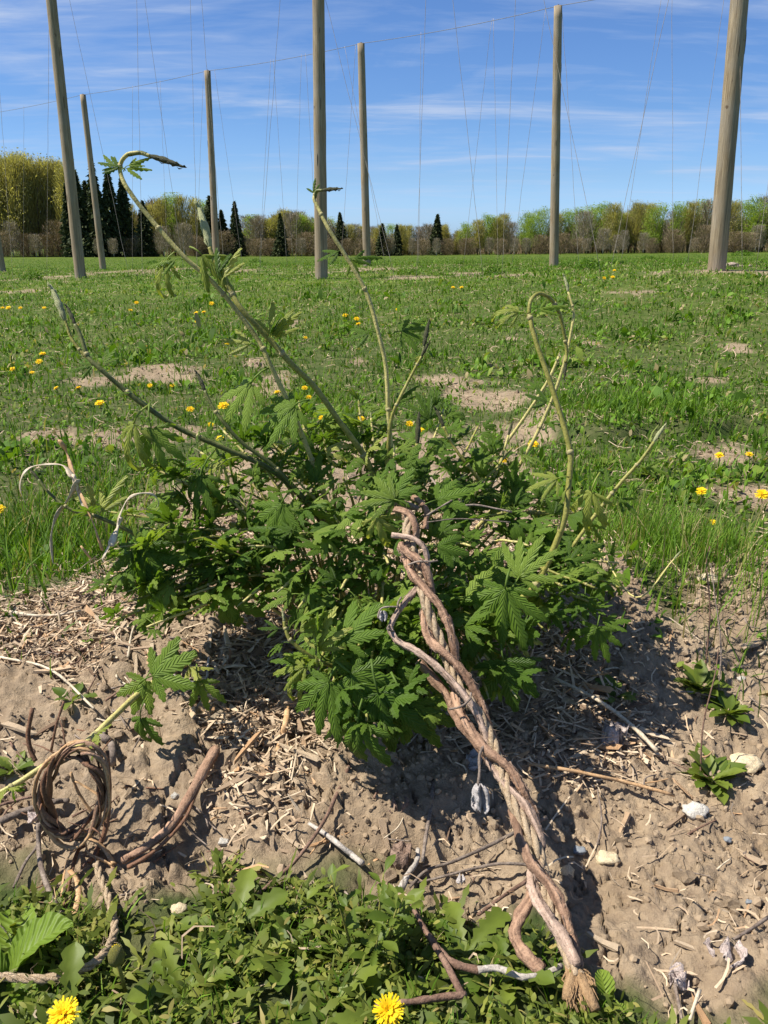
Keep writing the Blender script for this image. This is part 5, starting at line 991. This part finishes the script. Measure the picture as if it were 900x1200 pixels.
# ================================================================== SMALL HOP BUSHES IN THE FIELD
def bush_mesh(seed, n=420):
    rs = np.random.default_rng(seed); V = []; Fs = []; var = []
    for k in range(n):
        a = rs.random() * 6.283; rr = rs.random() ** .6; h = rs.random() * (1 - rr * .6); c = np.array([math.cos(a) * rr, math.sin(a) * rr, h]); s = rs.uniform(.05, .13); u_ = rs.normal(size=3); u_ /= np.linalg.norm(u_); v_ = np.cross(u_, rs.normal(size=3)); v_ /= np.linalg.norm(v_); o = len(V)
        V += [tuple(c - u_ * s), tuple(c + v_ * s * .45), tuple(c + u_ * s), tuple(c - v_ * s * .45)]; Fs.append((o, o + 1, o + 2, o + 3)); var += [rs.uniform(0, .7)] * 4
    return py_mesh('foliage', V, Fs, M_grass, False, {'var': var})
bms = [bush_mesh(s) for s in range(3)]
for i, (px, py, w, h, lab) in enumerate(((580, 322, 22, 14, 'small leafy hop bush on a bare patch right of centre'), (479, 322, 22, 9, 'low hop bush right of the centre poles'), (690, 316, 30, 16, 'hop bush right of the right of centre pole'), (38, 328, 20, 12, 'hop bush left of the tall left pole'), (372, 329, 0, 0, ''), (660, 314, 14, 8, 'small hop bush at the foot of the right of centre pole'), (240, 316, 18, 9, 'low hop bush by the pole behind the tallest shoot'),
                                        (540, 310, 14, 6, 'distant hop bush left of the bush on the bare patch'), (760, 304, 16, 6, 'distant hop bush between the two right poles'), (870, 300, 22, 8, 'hop bush right of the thick right pole'), (300, 308, 14, 6, 'distant hop bush left of the centre pole'), (715, 309, 16, 9, 'hop bush next to the bush right of the right of centre pole'), (180, 309, 14, 5, 'distant hop bush under the spruces'))):
    if not w: continue
    p = onG(px, py); d = float((np.array(p) - CO) @ FW) / F; o = ob('hop_bush', bms[i % 3], None, p, (0, 0, i), (w * d * .6, w * d * .6, h * d)); tag(o, lab, 'bush', 'young hop bushes in the far rows')
# ================================================================== WOODS
def tmat(name, cols, tr=.48): return leafy(name, cols, tr, .7, .15)
MT = dict(yg=tmat('budding_yellow_green', [(0, (0.24, 0.22, 0.085)), (1, (0.45, 0.42, 0.19))]), gr=tmat('fresh_green_foliage', [(0, (0.13, 0.20, 0.03)), (1, (0.34, 0.45, 0.09))]),
          sp=tmat('spruce_needles', [(0, (0.025, 0.04, 0.016)), (1, (0.085, 0.10, 0.035))], .05), br=tmat('bare_brown_twigs', [(0, (0.17, 0.125, 0.075)), (1, (0.34, 0.27, 0.17))], .1), gy=tmat('bare_grey_twigs', [(0, (0.20, 0.17, 0.12)), (1, (0.42, 0.36, 0.27))], .1))
M_trunk = simple('dark_tree_bark', (0.09, 0.07, 0.05), (0.19, 0.15, 0.11), 3, .9, (1, 1, .2)); M_birch = simple('white_birch_bark', (0.30, 0.27, 0.23), (0.62, 0.60, 0.56), 2, .8, (1, 1, 2))
def quad_cloud(c, s, u_, v_): return np.stack([c - u_ * s[:, None], c + v_ * s[:, None] * .5, c + u_ * s[:, None], c - v_ * s[:, None] * .5], 1)
def crown_mesh(kind, seed):
    """unit height tree crown: V in [0,1] z"""
    rs = np.random.default_rng(seed); Vs = []; var = []
    def unit(n): q = rs.normal(size=(n, 3)); return q / np.linalg.norm(q, axis=1)[:, None]
    if kind == 'sp':
        n = 5200; t = rs.random(n) ** .75; z = 1 - t * .95; whorl = .70 + .30 * np.abs(np.sin(z * 38 + seed)); a = rs.random(n) * 6.283; lump = .72 + .28 * np.sin(a * 3 + z * 17 + seed) * np.sin(z * 23 + a * 2); rr = (t ** .85) * .27 * whorl * lump * np.sqrt(rs.uniform(.1, 1, n)); a = a + .35 * np.sin(a * 5 + z * 30)
        c = np.stack([np.cos(a) * rr, np.sin(a) * rr, z - rr * .35], 1); u_ = np.stack([np.cos(a), np.sin(a), -.45 + 0 * a], 1) + rs.normal(0, .25, (n, 3)); v_ = np.cross(u_, unit(n)); v_ /= np.linalg.norm(v_, axis=1)[:, None]
        Vs.append(quad_cloud(c, rs.uniform(.012, .038, n), u_, v_)); var.append(rs.random(n))
    else:
        leafn = {'yg': 1500, 'gr': 2300, 'br': 400, 'gy': 300}[kind]; twn = {'yg': 2000, 'gr': 600, 'br': 1900, 'gy': 1700}[kind]; W_ = {'yg': .16, 'gr': .15, 'br': .26, 'gy': .19}[kind]
        nb = 20; bz = rs.uniform(.26, .95, nb); ba = rs.random(nb) * 6.283; br = rs.random(nb) ** .6 * W_ * np.sqrt(np.clip(1 - ((bz - .55) / .5) ** 2, .05, 1)); bc = np.stack([np.cos(ba) * br, np.sin(ba) * br, bz], 1)
        k = rs.integers(0, nb, leafn); c = bc[k] + rs.normal(0, 1, (leafn, 3)) * np.array([.042, .042, .065]); c[:, 2] = np.clip(c[:, 2], .12, 1.0); u_ = unit(leafn); v_ = np.cross(u_, unit(leafn)); v_ /= np.linalg.norm(v_, axis=1)[:, None] + 1e-9
        Vs.append(quad_cloud(c, rs.uniform(.005, .014, leafn), u_, v_)); var.append(rs.uniform(.2, 1, leafn))
        # twigs: slivers rising outward
        a = rs.random(twn) * 6.283; z = rs.uniform(.05 if kind == 'br' else .2, .93, twn); rr = rs.random(twn) ** .7 * W_ * np.sqrt(np.clip(1 - ((z - .5) / .55) ** 2, .05, 1)); c = np.stack([np.cos(a) * rr, np.sin(a) * rr, z], 1)
        u_ = np.stack([np.cos(a) * .45, np.sin(a) * .45, np.ones(twn)], 1) + rs.normal(0, .22, (twn, 3)); v_ = np.cross(u_, unit(twn)); v_ /= np.linalg.norm(v_, axis=1)[:, None]; s = rs.uniform(.03, .075, twn)
        q = np.stack([c - u_ * s[:, None], c + v_ * .0026, c + u_ * s[:, None], c - v_ * .0026], 1); Vs.append(q); var.append(rs.uniform(0, .5, twn))
    Q_ = np.concatenate(Vs); v = np.repeat(np.concatenate(var), 4); n = len(Q_); me = np_mesh('crown', Q_.reshape(-1, 3), np.arange(n * 4).reshape(n, 4), MT[kind], None, {'var': v}); m = me.data; bpy.data.objects.remove(me); return m
def trunk_mesh(kind, seed):
    rs = np.random.default_rng(seed); mt = M_birch if kind == 'gy' else M_trunk; parts = []
    top = .97 if kind in ('sp', 'gy') else .7; r0 = {'sp': .014, 'gy': .011, 'yg': .011, 'gr': .012, 'br': .007}[kind]
    ns = 1 if kind in ('sp', 'gy') else (3 if kind != 'br' else 6)
    for s in range(ns):
        a = rs.random() * 6.283; sp = 0.0 if ns == 1 else .13; lean = rs.normal(0, .02, 2)
        pts = [(math.cos(a) * sp * .2 * t + lean[0] * t + math.cos(a) * sp * t * t, math.sin(a) * sp * .2 * t + lean[1] * t + math.sin(a) * sp * t * t, -.02 + t * top) for t in np.linspace(0, 1, 6)]
        parts.append(tube(pts, np.linspace(r0, r0 * .2, 6), 6))
        if kind != 'sp':
            for k in range(7):
                t = rs.uniform(.25, .85); b = np.array(pts[int(t * 5)]); an = rs.random() * 6.283; l = rs.uniform(.1, .24) * (1.1 - t * .5); e = b + np.array([math.cos(an) * l * .6, math.sin(an) * l * .6, l]); parts.append(tube([b, (b + e) / 2 + [0, 0, -.01], e], [r0 * .4, r0 * .28, r0 * .1], 4))
    V_, F_ = merge(parts); return py_mesh('trunk', V_, F_, mt)
PR = {k: [(crown_mesh(k, 100 + s + ord(k[0])), trunk_mesh(k, 200 + s)) for s in range(3)] for k in ('yg', 'gr', 'sp', 'br', 'gy')}
DESC = dict(yg=('budding_tree', 'yellow-green tree', 'tree'), gr=('leafing_tree', 'green tree', 'tree'), sp=('spruce_tree', 'dark spruce', 'spruce'), br=('bare_shrub', 'brown shrub', 'shrub'), gy=('birch_tree', 'bare birch', 'birch'))
# skyline of the photograph: px -> top py
SKX = [-60, 0, 40, 85, 130, 165, 190, 215, 250, 280, 320, 345, 370, 400, 440, 480, 510, 540, 565, 600, 640, 680, 730, 760, 800, 850, 880, 960]
SKY = [182, 180, 168, 182, 222, 236, 228, 222, 230, 245, 252, 240, 252, 256, 260, 262, 258, 262, 248, 250, 240, 238, 232, 238, 232, 232, 228, 222]
TREES = []       # px, top py, distance, kind, width factor
for px, ty, k, w in ((98, 200, 'sp', 1.0), (118, 193, 'sp', 1.1), (135, 200, 'sp', 1.15), (150, 208, 'sp', 1.1), (86, 215, 'sp', .9), (108, 212, 'sp', 1), (250, 230, 'sp', 1.0), (262, 246, 'sp', .9), (278, 236, 'sp', .8), (330, 250, 'sp', .8), (399, 249, 'sp', .9), (512, 251, 'sp', .9), (465, 263, 'sp', .9), (448, 262, 'sp', .9), (172, 235, 'sp', .8)): TREES.append((px, ty, 104 + rng.uniform(-2, 2), k, w))
for px in np.arange(-24, 92, 7): TREES.append((px + rng.normal(0, 3), np.interp(px, SKX, SKY) + abs(rng.normal(0, 6)) + 2, 108 + rng.uniform(-3, 5), 'yg', 1.0))
for px in (155, 178, 192, 206, 217, 232, 245): TREES.append((px, np.interp(px, SKX, SKY) + abs(rng.normal(0, 4)), 110, ('yg', 'yg', 'gr')[px % 3] if px > 200 else 'yg', .9))
for px, k in ((290, 'gy'), (301, 'gy'), (312, 'yg'), (322, 'gr'), (334, 'br'), (343, 'gy'), (350, 'gy'), (358, 'yg'), (372, 'gy'), (386, 'gr'), (410, 'yg'), (424, 'yg'), (436, 'gy'), (448, 'yg'), (460, 'br'), (474, 'yg'), (490, 'gy'), (503, 'br'), (520, 'yg'), (534, 'br'), (546, 'yg')): TREES.append((px, np.interp(px, SKX, SKY) + abs(rng.normal(0, 7)) - 1 + (4 if k == 'br' else 0), 110 + rng.uniform(-3, 4), k, 1.0))
for px in np.arange(560, 925, 8):
    k = ('gr', 'yg', 'gr', 'gr', 'gr', 'gy', 'yg')[int(rng.integers(0, 7))]; 
    if 735 < px < 900 and rng.random() < .18: k = 'gy' if rng.random() < .5 else 'br'
    TREES.append((px + rng.normal(0, 3), np.interp(px, SKX, SKY) + abs(rng.normal(0, 9)) - 2, 110 + rng.uniform(-3, 5), k, .95))
for px in np.arange(-30, 930, 15): TREES.append((px + rng.normal(0, 4), min(278, 300 - (300 - np.interp(px, SKX, SKY)) * rng.uniform(.22, .58) * (1 if px > 150 else .7)), 102 + rng.uniform(-1.5, 3), ('br', 'br', 'gy', 'br', 'gy')[int(rng.integers(0, 5))], 1.1))
for px in np.arange(294, 560, 9): TREES.append((px + rng.normal(0, 4), np.interp(px, SKX, SKY) + abs(rng.normal(0, 5)), 107 + rng.uniform(-2, 3), ('yg', 'gr', 'yg', 'gy')[int(rng.integers(0, 4))], 1.0))
zt = {}
for i, t in enumerate(TREES):
    px = t[0]; z_ = 'left of tall left pole' if px < 80 else 'between left pole and pole behind tallest shoot' if px < 250 else 'between pole behind tallest shoot and centre pole' if px < 378 else 'between centre pole and right-of-centre pole' if px < 650 else 'between right-of-centre pole and thick right pole' if px < 845 else 'right of thick right pole'
    zt.setdefault((z_, t[3]), []).append(i)
for (z_, k), l in zt.items():
    l.sort(key=lambda i: TREES[i][0])
    for j, i in enumerate(l):
        px, ty, dist, _, w = TREES[i]; q = P(px, 300, 1) - Vector(CO); t = dist / q.y; x_ = q.x * t; y_ = dist; zb = hb(x_, y_); qt = P(px, ty, 1) - Vector(CO); zt_ = CAMH + qt.z * (dist / qt.y); H_ = max(1.5, zt_ - zb)
        nm, ds_, cat = DESC[k]; r = empty(nm, (x_, y_, zb), '%s %s at field edge, %s' % (ordn(j, len(l)), ds_, z_), cat, {'yg': 'budding trees at the field edge', 'gr': 'green trees at the field edge', 'sp': 'spruces at the field edge', 'br': 'bare shrubs at the field edge', 'gy': 'birches at the field edge'}[k])
        cm_, tm_ = PR[k][i % 3]; rz = rng.random() * 6.283; wf = w * (1.0 if k != 'br' else 1.3) * rng.uniform(.85, 1.15) * (1.35 if H_ < 7 else 1.0)
        ob('trunk', tm_, r, (0, 0, 0), (0, 0, rz), (H_ * wf, H_ * wf, H_)); ob('crown', cm_, r, (0, 0, 0), (0, 0, rz), (H_ * wf, H_ * wf, H_))
# the wood behind reads as one mass
n = 60000; px = rng.uniform(-130, 1030, n); dist = rng.uniform(112, 135, n); top = np.interp(px, SKX, SKY) + 24 + 26 * (fbm(px * .05, dist * 0.01, 3, 5) - .5) * 2; kx = (px - 450) / F
x_ = kx * dist * 1.05; zb = Hb(x_, dist); zt_ = CAMH + (TH - np.arctan((top - 600) / F)) * -1 * 0; el = np.arctan((600 - top) / F) - TH; zt_ = CAMH + np.tan(el) * dist; u01 = rng.random(n) ** .8; c = np.stack([x_, dist, zb + (zt_ - zb) * u01], 1)
u_ = np.stack([rng.normal(0, .3, n), rng.normal(0, .3, n), np.ones(n)], 1); v_ = np.cross(u_, rng.normal(size=(n, 3))); v_ /= np.linalg.norm(v_, axis=1)[:, None]; s = rng.uniform(.3, 1.2, n)
Q_ = np.stack([c - u_ * s[:, None], c + v_ * .07, c + u_ * s[:, None], c - v_ * .07], 1); wd = np_mesh('wood_undergrowth', Q_.reshape(-1, 3), np.arange(n * 4).reshape(n, 4), MT['br'], None, {'var': np.repeat(rng.random(n), 4)})
tag(wd, 'brown leafless wood behind the field edge trees', None, None, 'stuff')
print('FIELD', NF, 'TRIS', sum(len(m.polygons) * 2 for m in bpy.data.meshes), 'OBJ', len(bpy.data.objects))
